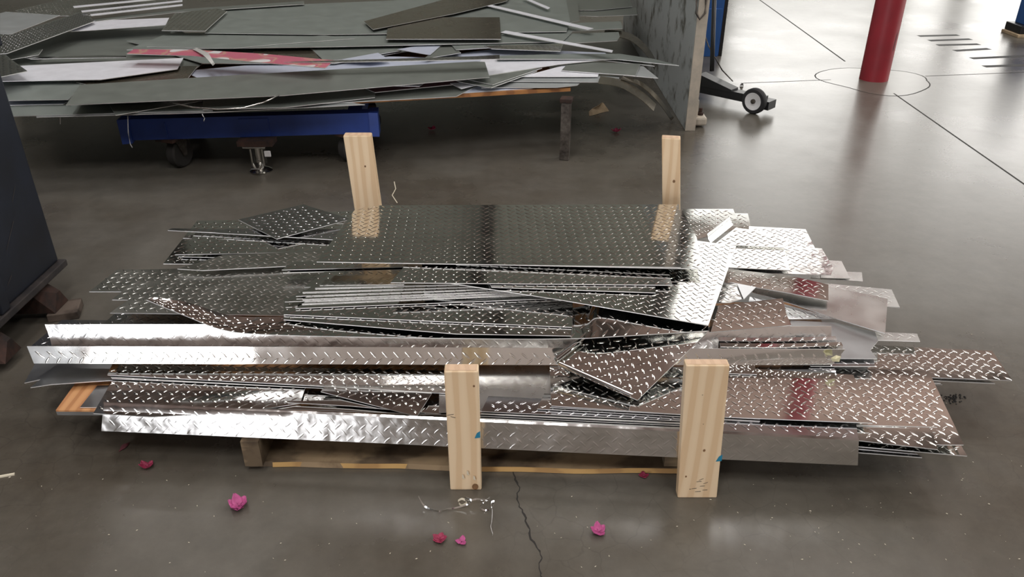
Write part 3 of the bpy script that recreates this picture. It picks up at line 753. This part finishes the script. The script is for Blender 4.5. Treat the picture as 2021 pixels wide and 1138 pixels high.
# bit of masking tape at the channel end
mt_ = mesh('masking_tape', [P(1640, 706, .222), P(1650, 701, .230), P(1659, 703, .228), P(1656, 713, .210), P(1643, 712, .212), P(1649, 708, .226)], [(0, 1, 5), (1, 2, 5), (2, 3, 5), (3, 4, 5), (4, 0, 5)], 'masking_tape')
tag(mt_, 'crumpled yellowish tape stuck on the right end of the channel', 'tape')
s_o = mt_.modifiers.new('solid', 'SOLIDIFY'); s_o.thickness = .0012

# ------------------------------------------------------------------ cart with grey sheets
cart = empty('flat_cart', P(500, 330, 0)); tag(cart, 'blue steel cart on casters carrying a heap of grey sheets', 'cart')
ca = np.array(cart.location)
def cp(p): return np.array(p) - ca
L0, L1 = P(258, 277, .165), P(735, 263, .165)
dr = (L1 - L0); dr[2] = 0; LEN = np.linalg.norm(dr); dr /= LEN; nb = np.array([-dr[1], dr[0], 0])   # nb points to the back
ZB, ZT = .165, .268
def beam(name, p, q, w, z0, z1, mat, par=cart):
    p, q = np.array(p), np.array(q); p = p * [1, 1, 0]; q = q * [1, 1, 0]
    t = (q - p) / np.linalg.norm(q - p); n_ = np.array([-t[1], t[0], 0])
    b4 = [p, q, q + n_ * w, p + n_ * w]
    return hexa(name, [cp(v + [0, 0, z0]) for v in b4], [cp(v + [0, 0, z1]) for v in b4], mat, par)
fb = beam('front_beam', L0, L1, .07, ZB, ZT, 'blue_paint')
for a in (0.0, LEN):           # flared end plates
    c0 = L0 * [1, 1, 0] + dr * a
    sgn = -1 if a == 0 else 1
    b4 = [c0 - nb * .02 + dr * sgn * .035, c0 - nb * .012 + dr * sgn * -.01, c0 + nb * .08 + dr * sgn * -.01, c0 + nb * .08 + dr * sgn * .035]
    if sgn > 0: b4 = [b4[1], b4[0], b4[3], b4[2]]
    hexa('end_plate', [cp(v + [0, 0, ZB - .012]) for v in b4], [cp(v + [0, 0, ZT + .004]) for v in b4], 'blue_paint', cart)
for a, w_ in ((.17, .008), (.52, .14)):
    c0 = L0 * [1, 1, 0] + dr * a - nb * .006
    if w_ < .05: beam('weld_rib', c0, c0 + dr * w_, .008, ZB + .01, ZT - .02, 'blue_paint')
    else: beam('bracket_plate', c0, c0 + dr * w_, .008, ZB + .002, ZT - .012, 'blue_paint')
beam('rear_beam', L0 + nb * 1.2, L1 + nb * 1.2, .07, ZB, ZT, 'blue_paint')
beam('cross_beam', L0 + dr * .05 + nb * .07, L0 + dr * .05 + nb * 1.2, -.07, ZB, ZT - .01, 'blue_paint')
beam('cross_beam', L1 - dr * .12 + nb * .07, L1 - dr * .12 + nb * 1.2, -.07, ZB, ZT - .01, 'blue_paint')
DR = P(1126, 179, .300)
beam('long_rail', L0 - dr * .9 + nb * .3, DR * [1, 1, 0] + nb * .32 - dr * .02, .06, ZT, .318, 'blue_paint')
dl, d2 = P(330, 226, .318), P(1126, 180, .318)
dn = np.array([-(d2 - dl)[1], (d2 - dl)[0], 0]); dn /= np.linalg.norm(dn)
dk = [dl * [1, 1, 0], d2 * [1, 1, 0], d2 * [1, 1, 0] + dn * 1.45, dl * [1, 1, 0] + dn * 1.45]
hexa('plywood_deck', [cp(v + [0, 0, .318]) for v in dk], [cp(v + [0, 0, .336]) for v in dk], 'plywood_edge', cart)
# right support post
pp = P(1114, 314, 0)
box('support_post', -.024, .024, -.02, .03, 0, .296, 'grimy_steel', cart, .003, loc=cp(pp), rot=(0, 0, -.2))
box('clamp', -.03, .03, -.026, .036, .296, .318, 'rust', cart, .004, loc=cp(pp), rot=(0, 0, -.2))
# casters
def caster(px, py, yaw, lock=False):
    p = P(px, py, 0)
    c = empty('caster', cp(p)); c.rotation_euler = (0, 0, yaw); c.parent = cart
    box('mount_plate', -.07, .07, -.05, .05, .15, .165, 'rust', c)
    lathe('wheel', [(.02, -.026), (.066, -.026), (.074, -.018), (.074, .018), (.066, .026), (.02, .026)], 'dark_rubber', c, 28, loc=(0.02, 0, .074), rot=(math.pi / 2, 0, 0))
    for s in (-1, 1):
        mesh('fork', [(-.03, s * .036, .15), (.05, s * .036, .15), (.03, s * .036, .06), (.01, s * .036, .06)] + [(-.03, s * .030, .15), (.05, s * .030, .15), (.03, s * .030, .06), (.01, s * .030, .06)], BOXF, 'grimy_steel', c)
    return c
caster(355, 330, 1.25)
caster(690, 318, 1.0); caster(380, 268, 0.2); caster(720, 262, .3)
# chrome floor lock under the beam
fl = empty('floor_lock', cp(P(516, 338, 0))); fl.parent = cart
box('mount_plate', -.085, .085, -.04, .05, .140, .165, 'rust', fl)
box('top_plate', -.06, .05, -.045, .045, .132, .140, 'chrome', fl, .002)
lathe('plunger', [(.018, .02), (.018, .13)], 'chrome', fl, 16)
lathe('foot_pad', [(.05, .0), (.055, .008), (.04, .016), (.02, .022)], 'chrome', fl, 24)
box('pedal', -.02, .02, -.075, -.02, .062, .067, 'chrome', fl, .002, rot=(.25, 0, 0))
box('side_link', -.032, -.024, -.03, .02, .04, .125, 'chrome', fl, .001)
box('side_link', .024, .032, -.03, .02, .04, .125, 'chrome', fl, .001)
box('release_tab', .036, .068, -.03, -.022, .085, .115, 'white_rim', fl, .003)

# sheets heaped on the cart, bottom to top
G_, GD, GL, WH, BW, BZ = 'grey_coil', 'grey_coil_dark', 'grey_coil_light', 'white_film', 'blue_white_film', 'bronze_film'
HEAP = 'sheets heaped on the blue cart'
def B(label, px, z, mat=G_, tread=0, name='coated_sheet', gx=0, gy=0, cat='coated sheet', th=.003):
    return S(name, label, cat, px, z + .033, mat, tread, gx, gy, th, HEAP)
B('lowest pale sheet on the cart, its bright edge above the blue beam', [(60, 205), (640, 195), (720, 206), (400, 222), (72, 231)], .3075, GL)
B('white film sheet lying directly on the orange plywood deck', [(640, 185), (1090, 160), (1050, 174), (640, 202)], .3075, BW)
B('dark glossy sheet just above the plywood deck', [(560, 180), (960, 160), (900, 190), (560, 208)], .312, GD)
B('long grey sheet at the bottom left of the heap', [(0, 200), (320, 188), (420, 218), (20, 229)], .3125, G_)
B('pale bluish sheet edge at the far left of the heap', [(0, 194), (150, 192), (125, 205), (0, 208)], .3175, BW)
B('grey sheet with bright corner under the long olive strip, left', [(215, 205), (400, 192), (420, 195), (228, 227)], .319, GD, gx=-.02)
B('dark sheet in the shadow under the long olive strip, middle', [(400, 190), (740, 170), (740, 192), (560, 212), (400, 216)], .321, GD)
B('grey sheet with paint smears at the right end of the plywood', [(940, 160), (1155, 155), (1139, 168), (1100, 172), (950, 173)], .315, GL)
B('white-edged grey strip at the right above the plywood', [(990, 148), (1222, 150), (1222, 162), (1000, 160)], .323, GL)
B('white triangular film piece under the olive strip, right of middle', [(720, 165), (845, 158), (828, 170), (740, 168)], .330, WH)
B('maroon-backed sheet under the olive strip', [(700, 165), (960, 152), (960, 160), (740, 182)], .326, 'dry_leaf')
B('white film scrap with a notch near the plywood', [(888, 164), (950, 160), (955, 164), (910, 175)], .328, WH)
B('white film piece with straight right end on the right of the heap', [(1030, 151), (1116, 128), (1182, 143), (1180, 151)], .332, WH)
B('olive plate with slanted ends on the right of the heap', [(1108, 139), (1124, 121), (1264, 126), (1254, 149)], .338, GD)
B('triangular grey sheet tip sticking out right of the olive plate', [(1230, 126), (1264, 126), (1299, 154), (1230, 148)], .326, GL, gx=-.03)
B('v-shaped pair of dark sheets at the centre right, upper one', [(900, 150), (1070, 134), (972, 167), (930, 158)], .343, GD)
B('v-shaped pair of dark sheets at the centre right, lower one', [(890, 155), (1060, 140), (969, 173), (910, 162)], .337, GD)
B('broad grey sheet in the middle layer of the heap, left', [(0, 75), (340, 45), (420, 110), (300, 200), (0, 190)], .335, GD)
B('grey sheet below the white sheet at far left', [(0, 158), (170, 156), (135, 196), (12, 198)], .343, G_)
B('bronze film sheet beneath the olive strip, left of middle', [(150, 162), (360, 130), (390, 130), (370, 155), (190, 170)], .348, BZ)
B('bluish white strip above the long olive strip', [(360, 140), (700, 110), (960, 115), (960, 125), (400, 158)], .3385, BW)
B('large white sheet at the left of the heap', [(34, 130), (362, 114), (350, 136), (197, 157), (0, 160), (0, 140)], .362, WH, gy=-.02)
B('long grey sheet across the middle of the heap', [(250, 80), (700, 62), (900, 85), (660, 125), (400, 125)], .350, G_)
B('long white film sheet tapering to the right', [(950, 118), (1100, 113), (1224, 115), (1100, 127), (965, 148), (930, 140)], .346, WH)
B('wide pale film sheet behind the tapering white one', [(834, 115), (986, 95), (1194, 104), (1201, 110), (990, 118)], .342, BW)
B('curved grey blade pointing right past the heap', [(980, 110), (1120, 106), (1223, 106), (1290, 116), (1340, 129), (1220, 117), (980, 116)], .353, G_, gx=-.02)
B('blunt grey blade under the curved one', [(1150, 112), (1230, 115), (1292, 130), (1200, 120)], .336, GD, gx=-.02)
B('bronze strip behind the pink strip', [(500, 100), (612, 94), (632, 116), (500, 112)], .358, BZ)
B('grey sheet right of the pink strip', [(612, 94), (800, 80), (790, 100), (690, 116), (640, 120)], .362, G_)
B('white triangular film scrap in the middle of the heap', [(674, 117), (746, 104), (768, 117), (730, 121)], .366, BW)
B('folded white paper in the middle of the heap', [(784, 97), (834, 89), (871, 89), (849, 108)], .370, BW)
B('dark sheet right of the folded white paper', [(850, 106), (875, 88), (892, 88), (910, 104), (835, 116)], .364, GD)
B('long grey sheet ending right in two steps', [(880, 75), (1221, 63), (1223, 72), (1218, 80), (900, 98)], .372, G_)
B('patterned tread strip right of the brown rectangle', [(955, 90), (1112, 86), (1106, 101), (970, 96)], .377, DU, TM, 'tread_plate')
B('long grey strip ending at the right behind the white slats', [(1000, 50), (1225, 42), (1229, 56), (1010, 68)], .378, G_)
B('broad grey sheet along the middle of the heap', [(330, 66), (900, 55), (1130, 62), (1110, 82), (660, 92), (250, 98)], .381, G_)
B('narrow grey sheet with a dark gap beside the pink strip', [(290, 92), (640, 70), (700, 76), (560, 86), (460, 95)], .386, G_)
B('large smooth grey-green sheet at the top of the heap', [(446, 14), (700, 4), (1115, -14), (1125, 40), (1118, 62), (640, 68), (404, 65)], .392, G_)
B('dull tread plate at the back left of the heap', [(30, 20), (205, -20), (330, -10), (330, 12), (200, 30), (60, 32)], .386, DU, T, 'tread_plate')
B('pale grey sheet at the left edge of the heap', [(0, 26), (12, 23), (118, 30), (22, 67), (0, 67)], .398, GL)
B('white film sheet behind the dark tilted tread plate', [(160, 42), (334, 35), (327, 49), (140, 62)], .402, WH)
B('long flat strip behind the small tread square', [(180, 38), (360, 18), (600, 2), (600, 8), (350, 24), (190, 42)], .406, GD)
B('small tread square left of the big grey-green sheet', [(345, 26), (430, 16), (448, 22), (405, 61), (319, 60)], .412, DU, T, 'tread_plate')
B('dark tread plate tilted at the left with a bright lower edge', [(0, 67), (24, 68), (155, 25), (172, 27), (186, 42), (14, 105), (0, 106)], .418, DK, T, 'tread_plate', gx=.03)
B('short dark flat bar under the tilted tread plate', [(10, 107), (84, 97), (76, 108), (22, 117)], .372, GD)
B('long narrow dark bar above the white left sheet', [(48, 113), (200, 109), (249, 110), (249, 113), (60, 116)], .366, DK)
B('fine tread plate corner at the far left edge', [(-20, 108), (8, 107), (54, 140), (-20, 156)], .425, DK, TF, 'tread_plate')
for i, (a, b_, c2, d2_) in enumerate([(144, 12, 330, -6), (160, 21, 360, 0), (178, 28, 360, 8)]):
    B(['upper', 'middle', 'lower'][i] + ' of three pale flat bars fanned at the back left', [(a, b_), (c2, d2_), (c2, d2_ + 3), (a + 2, b_ + 3)], .424 + .004 * i, WH, 0, 'flat_bar', cat='flat bar')
B('dark brown strip lying aslant at the top of the heap', [(718, 42), (880, -2), (1010, -12), (1000, 2), (900, 26), (736, 58)], .412, BZ, 0, 'bronze_strip', cat='metal strip')
B('brown mirror-like rectangular sheet at the top of the heap', [(765, 56), (850, 34), (986, 34), (989, 77), (762, 77)], .404, BZ, 0, 'bronze_sheet', cat='metal sheet')
B('long white slat slanting down right at the back of the heap', [(950, 9), (956, 6), (1172, 56), (1160, 59)], .409, WH, 0, 'white_slat', cat='slat')
B('lower white slat slanting down right of the brown rectangle', [(988, 64), (998, 60), (1210, 99), (1208, 103)], .401, WH, 0, 'white_slat', cat='slat')
B('short white slat at the top edge of the heap', [(1030, -4), (1040, -4), (1086, 15), (1081, 18)], .414, WH, 0, 'white_slat', cat='slat')
B('grey sheet at the right rear of the heap', [(1100, -10), (1140, 2), (1144, 40), (1118, 46), (1112, 6)], .386, GD)
B('dark sheet corner near the machine frame, upper', [(1090, -20), (1240, -12), (1248, 13), (1176, 20), (1090, 20)], .360, GD)
B('dark sheet corner near the machine frame, lower', [(1120, 8), (1255, 15), (1258, 29), (1180, 32), (1120, 30)], .352, GD)
# drooping strips at the right end
for i, (lab, f, k) in enumerate([
    ('olive strip drooping in an arc at the right end of the heap', [(1190, 58, .352), (1240, 66, .350), (1275, 95, .31), (1292, 125, .20)], 12),
    ('wide grey sheet end drooping towards the floor right of the heap', [(1180, 150, .33), (1225, 158, .32), (1262, 180, .27), (1290, 205, .2)], 14),
    ('narrow grey strip drooping to the floor right of the heap', [(1225, 150, .33), (1262, 162, .30), (1296, 192, .2), (1325, 232, .01)], 6)]):
    f = [(a, b_, z + (.033 if z > .1 else 0)) for a, b_, z in f]
    fr = [P(a, b_ + k, z) for a, b_, z in f]; bk = [P(a + 5, b_, z + .002) for a, b_, z in f]
    ribbon('drooping_strip', lab, 'metal strip', [fr, bk], 'bronze_film', 0, 24, group=HEAP)
# pink striped strip and the thin tread edge strip over it
pk = B('pink and white striped strip lying across the heap', [(250, 106), (264, 97), (385, 98), (520, 106), (660, 119), (642, 134), (500, 122), (380, 110)], .430, 'pink_film', 0, 'striped_strip', cat='film strip')
B('very thin bent tread strip right of the pink strip', [(560, 122), (800, 115), (932, 111), (986, 108), (986, 116), (900, 118), (640, 123)], .435, DK, TF, 'tread_plate', cat='tread plate')
# long olive front strip
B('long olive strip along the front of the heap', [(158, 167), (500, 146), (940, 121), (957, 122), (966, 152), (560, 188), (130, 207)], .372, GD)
# clear tape
tpz = [P(384, 97, 0.4670), P(396, 99, 0.4780), P(408, 112, 0.4730), P(418, 128, 0.4530), P(398, 124, 0.4680), P(390, 128, 0.4530)]
t_ = ribbon('clear_tape', 'crumpled clear tape hanging over the pink strip', 'tape', [[P(380, 97, 0.4690), P(400, 108, 0.4790), P(412, 120, 0.4700), P(420, 130, 0.4430)], [P(388, 94, 0.4690), P(410, 104, 0.4830), P(418, 116, 0.4730), P(424, 126, 0.4530)]], 'clear_tape', 0, 10, th=.0008)
# curved wire hoop on the front of the heap
tube('wire_hoop', [PD(322, 197, 3.60), PD(345, 204, 3.55), PD(380, 212, 3.50), PD(430, 216, 3.49), PD(480, 213, 3.50), PD(520, 202, 3.54), PD(552, 187, 3.61)], .0035, 'chrome')
tag(bpy.data.objects['wire_hoop'], 'bright curved wire bowing down at the front of the heap', 'wire')

# ------------------------------------------------------------------ machine frame, blue machine, sweeper, column
mf = empty('press_machine', PD(1362, 257, 4.36) * [1, 1, 0]); tag(mf, 'tall grey machine side plate with chipped paint right of the heap', 'machine')
m0 = np.array(mf.location)
xw = PD(1373, 256, 4.36)[0] - PD(1353, 258, 4.36)[0]
sp = box('side_plate', -xw / 2, xw / 2, 0.012, 2.9, 0, 1.5, 'chipped_grey', mf, .004)
box('front_edge', -xw / 2, xw / 2, 0, .012, 0, 1.5, 'cream_edge', mf, .002)
box('leveling_foot', xw / 2 - .005, xw / 2 + .075, .05, .17, .012, .06, 'cream_edge', mf, .012)
box('foot_gusset', xw / 2 - .005, xw / 2 + .02, .06, .16, .06, .16, 'cream_edge', mf, .006)
lathe('foot_bolt', [(.018, .06), (.018, .075), (.010, .076), (.010, .10)], 'rust', mf, 12, loc=(xw / 2 + .045, .11, 0))
tube('cable_loop', [(-.02, -.012, .95), (-.045, -.016, .70), (-.04, -.018, .64), (-.02, -.02, .61), (.004, -.018, .64), (.004, -.014, .70), (-.005, -.012, .9)], .006, 'grimy_steel', mf)
bmach = empty('blue_machine', PD(1392, 110, 6.2) * [1, 1, 0]); tag(bmach, 'blue steel machine post standing behind the grey side plate', 'machine')
box('post', -.06, .10, 0, .22, 0, 1.7, 'machine_blue', bmach, .004)
box('dark_edge', .10, .125, .0, .2, 0, 1.7, 'black_steel', bmach)
box('lower_plate', -.07, .085, -.02, 0, 0.0, .35, 'machine_blue', bmach, .003)
sw = empty('magnetic_sweeper', P(1450, 195, 0)); tag(sw, 'black rolling floor sweeper with a white-rimmed wheel beside the grey plate', 'floor sweeper')
so = np.array(sw.location)
A0, A1 = P(1382, 172, .06), P(1522, 205, .05)
ax = (A1 - A0); ax[2] = 0; ax /= np.linalg.norm(ax); an = np.array([-ax[1], ax[0], 0])
wc = P(1489, 199, .076) - so
A0 = A0 + an * (float(np.dot((wc + so - A0)[:2], an[:2])) + .05); A0[2] = .06
def swb(name, t0, t1, n0, n1, z0, z1, mat, z0b=None, z1b=None):
    p = A0 * [1, 1, 0]
    b4 = [p + ax * t0 + an * n0, p + ax * t1 + an * n0, p + ax * t1 + an * n1, p + ax * t0 + an * n1]
    zz0 = [z0, z0b if z0b is not None else z0]; zz1 = [z1, z1b if z1b is not None else z1]
    return hexa(name, [b4[0] + [0, 0, zz0[0]] - so, b4[1] + [0, 0, zz0[1]] - so, b4[2] + [0, 0, zz0[1]] - so, b4[3] + [0, 0, zz0[0]] - so],
                [b4[0] + [0, 0, zz1[0]] - so, b4[1] + [0, 0, zz1[1]] - so, b4[2] + [0, 0, zz1[1]] - so, b4[3] + [0, 0, zz1[0]] - so], mat, sw)
SL = np.linalg.norm((A1 - A0)[:2])
swb('magnet_bar', -.05, SL - .03, -.02, .05, .045, .095, 'black_steel')
swb('bracket', .02, .26, -.026, .056, .09, .16, 'black_steel', .09, .105)
swb('end_block', SL - .04, SL + .02, -.03, .06, .03, .08, 'black_steel')
wh = empty('wheel', wc); wh.rotation_euler = (math.pi / 2, 0, math.atan2(an[1], an[0]) - math.pi / 2); wh.parent = sw
lathe('tyre', [(.05, -.02), (.070, -.02), (.076, -.012), (.076, .012), (.070, .02), (.05, .02)], 'rubber', wh, 36, ring=True)
lathe('rim', [(.008, -.012), (.03, -.014), (.044, -.019), (.052, -.021), (.052, .021), (.044, .019), (.03, .014), (.008, .012)], 'white_rim', wh, 36)
lathe('hub', [(.012, -.02), (.014, -.016), (.014, .022), (.006, .024)], 'grimy_steel', wh, 16)
hb = A0 + ax * .08 + np.array([0, 0, .06]) - so
hb = PD(1405, 140, (A0 + ax * .08)[1]) - so
ht = PD(1411, -40, (A0 + ax * .08)[1] + .25) - so
tube('handle', [hb, hb * .6 + ht * .4, ht], .014, 'black_steel', sw, 12)
tube('release_cable', [PD(1388, 60, 5.1) - so, PD(1398, 90, 5.05) - so, PD(1425, 138, 5.0) - so, P(1446, 160, .02) - so], .004, 'grimy_steel', sw, 6)

colm = empty('steel_column', P(1724, 156, 0)); tag(colm, 'red painted round steel column standing on the concrete floor', 'column')
lathe('shaft', [(.094, 0), (.094, 3.0), (.094, 8.0)], 'red_paint', colm, 40)
# worn patch on the paint
Rr = .0945; V = []
for a, z in ((-1.45, .60), (-1.2, .545), (-1.0, .62), (-.75, .70), (-.8, .78), (-1.3, .80), (-1.5, .72)):
    V.append((Rr * math.cos(a), Rr * math.sin(a), z))
mesh('worn_paint', V, [tuple(range(len(V)))], 'chip_dark', colm)
V = [(Rr * math.cos(a), Rr * math.sin(a), z) for a, z in ((-1.0, .22), (-.93, .20), (-.9, .26), (-.86, .33), (-.95, .31))]
mesh('worn_paint', V, [tuple(range(len(V)))], 'chip_dark', colm)
# machine foot at the right edge
mq = P(2012, 72, 0); mft = empty('dark_machine', mq); tag(mft, 'dark machine leg on a pad at the right edge of the picture', 'machine')
box('pad', -.05, .25, -.06, .2, 0, .025, 'kraft_paper', mft, .004)
box('foot', -.03, .25, -.04, .2, .025, .09, 'black_steel', mft, .006)
box('leg', .02, .2, 0, .16, .09, .7, 'machine_blue', mft, .006)

# ------------------------------------------------------------------ navy bin at the left
bc = P(128, 520, .125)
bn = empty('steel_bin', (bc[0], bc[1], 0)); tag(bn, 'dark navy steel bin on rusty skids at the left edge', 'steel bin')
bx1 = 0.0
YN = 0.62
slant = P(0, 674, .125)[0] - bc[0]
def binbox(name, x0, x1, y0, y1, z0, z1, mat, bevel=.003):
    return box(name, x0, x1, y0, y1, z0, z1, mat, bn, bevel)
binbox('body', -1.1, -.012, -YN, -.005, .14, .88, 'navy_paint', .01)
binbox('bottom_rim', -1.12, .008, -YN, .004, .118, .142, 'worn_navy_edge', .003)
binbox('top_rim', -1.13, .012, -YN, .01, .87, .91, 'navy_paint', .006)
for y in (-.36, -.56): binbox('side_rib', -.02, .004, y - .025, y + .025, .142, .87, 'navy_paint', .006)
for y in (-.12, -.42):
    sk = mesh('skid', [(-1.0, y - .06, .0), (.03, y - .06, 0.03), (.03, y - .02, .085), (-.05, y - .06, .118), (-1.0, y - .06, .118),
                       (-1.0, y + .03, .0), (.03, y + .03, 0.03), (.03, y + .0, .085), (-.05, y + .03, .118), (-1.0, y + .03, .118)],
              [(0, 1, 2, 3, 4), (9, 8, 7, 6, 5), (0, 5, 6, 1), (1, 6, 7, 2), (2, 7, 8, 3), (3, 8, 9, 4), (4, 9, 5, 0)], 'rust', bn)
wb = box('timber_block', -.055, .04, -.05, .05, 0, .028, 'grey_block', None, .003, loc=P(136, 618, 0), rot=(0, 0, .3))
tag(wb, 'grey wooden block on the floor beside the navy bin', 'wood block')
# scratches on bin wall
for (y, z, a, L_) in [(-.25, .30, .7, .10), (-.5, .25, .6, .10), (-.15, .42, .8, .05), (-.5, .5, .6, .1), (-.3, .2, .5, .04)]:
    c, s = math.cos(a), math.sin(a)
    mesh('scratch', [(-.0112, y, z), (-.0112, y + L_ * c, z + L_ * s), (-.0112, y + L_ * c, z + L_ * s + .004), (-.0112, y, z + .003)], [(0, 1, 2, 3)], 'worn_navy_edge', bn)

# ------------------------------------------------------------------ floor litter
def petal(label, px, py, r, mat, squash=.55, n=5):
    o = empty('fallen_blossom', P(px, py, 0), random.random() * 6); tag(o, label, 'blossom', 'fallen blossoms on the floor')
    r *= 1.2
    for k in range(n):
        a = 2 * math.pi * k / n + random.uniform(-.3, .3); V, F = [], []
        tilt = random.uniform(.4, 1.0)
        for i, u in enumerate(np.linspace(0.06, 1, 5)):
            w = .52 * math.sin(math.pi * (0.15 + .8 * u))
            for t in (-1, -.5, 0, .5, 1):
                x = u * r; y = t * w * r; z = r * (.12 + tilt * squash * u * u + .15 * t * t) + .05 * r * math.sin(9 * u + 4 * t + k)
                V.append((x * math.cos(a) - y * math.sin(a), x * math.sin(a) + y * math.cos(a), max(z, .001)))
        for i in range(4):
            for j in range(4): F.append((5 * i + j, 5 * i + j + 1, 5 * i + 6 + j, 5 * i + 5 + j))
        p = mesh('petal', V, F, mat, o, True)
        s_ = p.modifiers.new('solid', 'SOLIDIFY'); s_.thickness = .0006
    return o
petal('bright pink fallen blossom on the floor left of the pallet', 472, 1000, .021, 'petal_pink', .8, 6)
petal('crimson fallen blossom left of the pallet end', 291, 922, .015, 'petal_crimson', .8)
petal('red fallen blossom below the metal curl, left of its neighbour', 868, 1066, .014, 'petal_crimson', .7)
petal('small pink fallen petal next to the red blossom', 911, 1070, .012, 'petal_pink', .4, 3)
petal('pink fallen blossom in front of the gap between the studs', 1181, 1051, .016, 'petal_pink', .9)
petal('dark red fallen blossom beside the foot of the pencil-marked stud', 1270, 940, .011, 'petal_crimson', .5, 4)
petal('crimson blossom on the floor near the grey machine plate', 1216, 261, .022, 'petal_crimson', .6, 4)
petal('dark red blossom in the shade under the cart', 853, 256, .022, 'petal_crimson', .4, 4)
lf = ribbon('dry_leaf', 'dark red dried leaf on the floor left of the pallet', 'leaf', [[P(234, 891, .001), P(242, 886, .004), P(250, 881, .004), P(257, 872, .001)], [P(236, 888, .001), P(240, 878, .006), P(250, 874, .006), P(256, 872, .001)]], 'dry_leaf', 0, 10, th=.0006)
pc = ribbon('paper_scrap', 'torn brown paper scrap on the floor behind the support post', 'paper', [[P(1163, 229, .002), P(1175, 226, .004), P(1188, 222, .003), P(1202, 219, .002)], [P(1162, 220, .012), P(1172, 212, .03), P(1186, 210, .025), P(1199, 214, .012)], [P(1170, 214, .02), P(1182, 208, .045), P(1189, 202, .04), P(1196, 210, .02)]], 'kraft_paper', 0, 12, th=.001)
sl = box('wood_sliver', -.02, .02, -.003, .003, 0, .004, 'pale_chip', None, 0, loc=P(12, 939, 0), rot=(0, 0, .3)); tag(sl, 'pale wood sliver on the floor at the left edge', 'wood sliver')
# curly aluminium shaving
cur = [(826, 981, .03), (838, 1000, .006), (858, 1008, .004), (868, 1010, .012), (885, 1006, .003), (905, 1002, .005), (925, 995, .015), (930, 988, .03), (918, 983, .03), (922, 990, .015), (940, 986, .02), (962, 988, .012), (966, 983, .03), (955, 992, .03), (948, 1003, .01), (957, 1008, .002), (968, 1005, .01), (974, 995, .028), (976, 990, .035), (969, 993, .03), (971, 1010, .012), (970, 1030, .004), (968, 1042, .008), (972, 1056, .003)]
fr = catmull([P(a, b_, z) for a, b_, z in cur], 90)
ribbon('metal_shaving', 'long curled silver metal shaving on the floor in front of the short stud', 'metal shaving', [[p for p in fr], [p + np.array([0.0005, .0015, .0035]) for p in fr]], A, 0, 90, th=.0007)
cw = catmull([P(a, b_, z) for a, b_, z in [(904, 990, .004), (912, 986, .014), (922, 992, .010), (912, 999, .002), (906, 995, .001)]], 14)
ribbon('wood_curl', 'small curl of wood shaving beside the silver metal shaving', 'wood shaving', [[p for p in cw], [p + np.array([0, .002, .005]) for p in cw]], 'pale_chip', 0, 14, th=.0006)
# small scraps
ws = ribbon('paper_scrap', 'tiny white paper scrap on the floor by the floor sweeper', 'paper', [[P(1460, 169, .002), P(1464, 169, .002), P(1468, 169, .002)], [P(1461, 167, .012), P(1464, 165, .02), P(1467, 167, .012)], [P(1464, 165, .02), P(1465, 164, .03), P(1467, 164, .03)]], 'white_film', 0, 6, th=.0008)
for lab, q in [('white plastic thread dangling at the far left below the heap', [(119, 228, .335), (119, 238, .31), (119, 245, .29)]),
               ('curly white plastic thread dangling above the blue beam', [(399, 225, .335), (401, 229, .325), (404, 233, .318), (402, 239, .30)]),
               ('white plastic thread dangling at the left end of the blue beam', [(252, 229, .26), (253, 262, .2), (257, 284, .18), (261, 291, .155)])]:
    pts = [PD(a, b_, 3.56 if i_ else 3.56) for i_, (a, b_, z) in enumerate(q)]
    tag(tube('plastic_thread', pts, .0022, 'white_rim', None, 5), lab, 'thread', 'plastic threads hanging from the heap')
V, F = [], []
for k in range(60):
    p = P(1885 + rng.normal(0, 14), 786 + rng.normal(0, 5), 0); r = rng.uniform(.002, .006); i = len(V)
    V += [p + np.array([r, 0, 0]), p + np.array([-.5 * r, .8 * r, 0]), p + np.array([-.5 * r, -.8 * r, 0]), p + np.array([0, 0, r * .8])]
    F += [(i, i + 1, i + 3), (i + 1, i + 2, i + 3), (i + 2, i, i + 3)]
tag(mesh('dirt_crumbs', V, F, 'dark_rubber'), 'dark dirt crumbs on the floor below the far right plate', 'dirt', kind='stuff')
# specks of sawdust
V, F = [], []
for k in range(190):
    a = rng.uniform(0, 2021); b_ = rng.uniform(880, 1130) if k % 3 else rng.uniform(640, 1130)
    if k % 3 == 0: a = rng.uniform(1500, 2021)
    if 470 < a < 1440 and b_ < 975 or b_ < 930 and a < 1750: continue
    p = P(a, b_, .0008); r = rng.uniform(.0006, .0019); t = rng.uniform(0, 6)
    i = len(V)
    for q in range(4):
        V.append(p + np.array([r * math.cos(t + q * 1.57) * (1.8 if q % 2 else .7), r * math.sin(t + q * 1.57) * (1.8 if q % 2 else .7), 0.0]))
    V.append(p + np.array([0, 0, r]))
    F += [(i, i + 1, i + 4), (i + 1, i + 2, i + 4), (i + 2, i + 3, i + 4), (i + 3, i, i + 4)]
sd = mesh('sawdust', V, F, 'pale_chip'); tag(sd, 'fine pale sawdust specks scattered on the concrete floor', 'sawdust', kind='stuff')
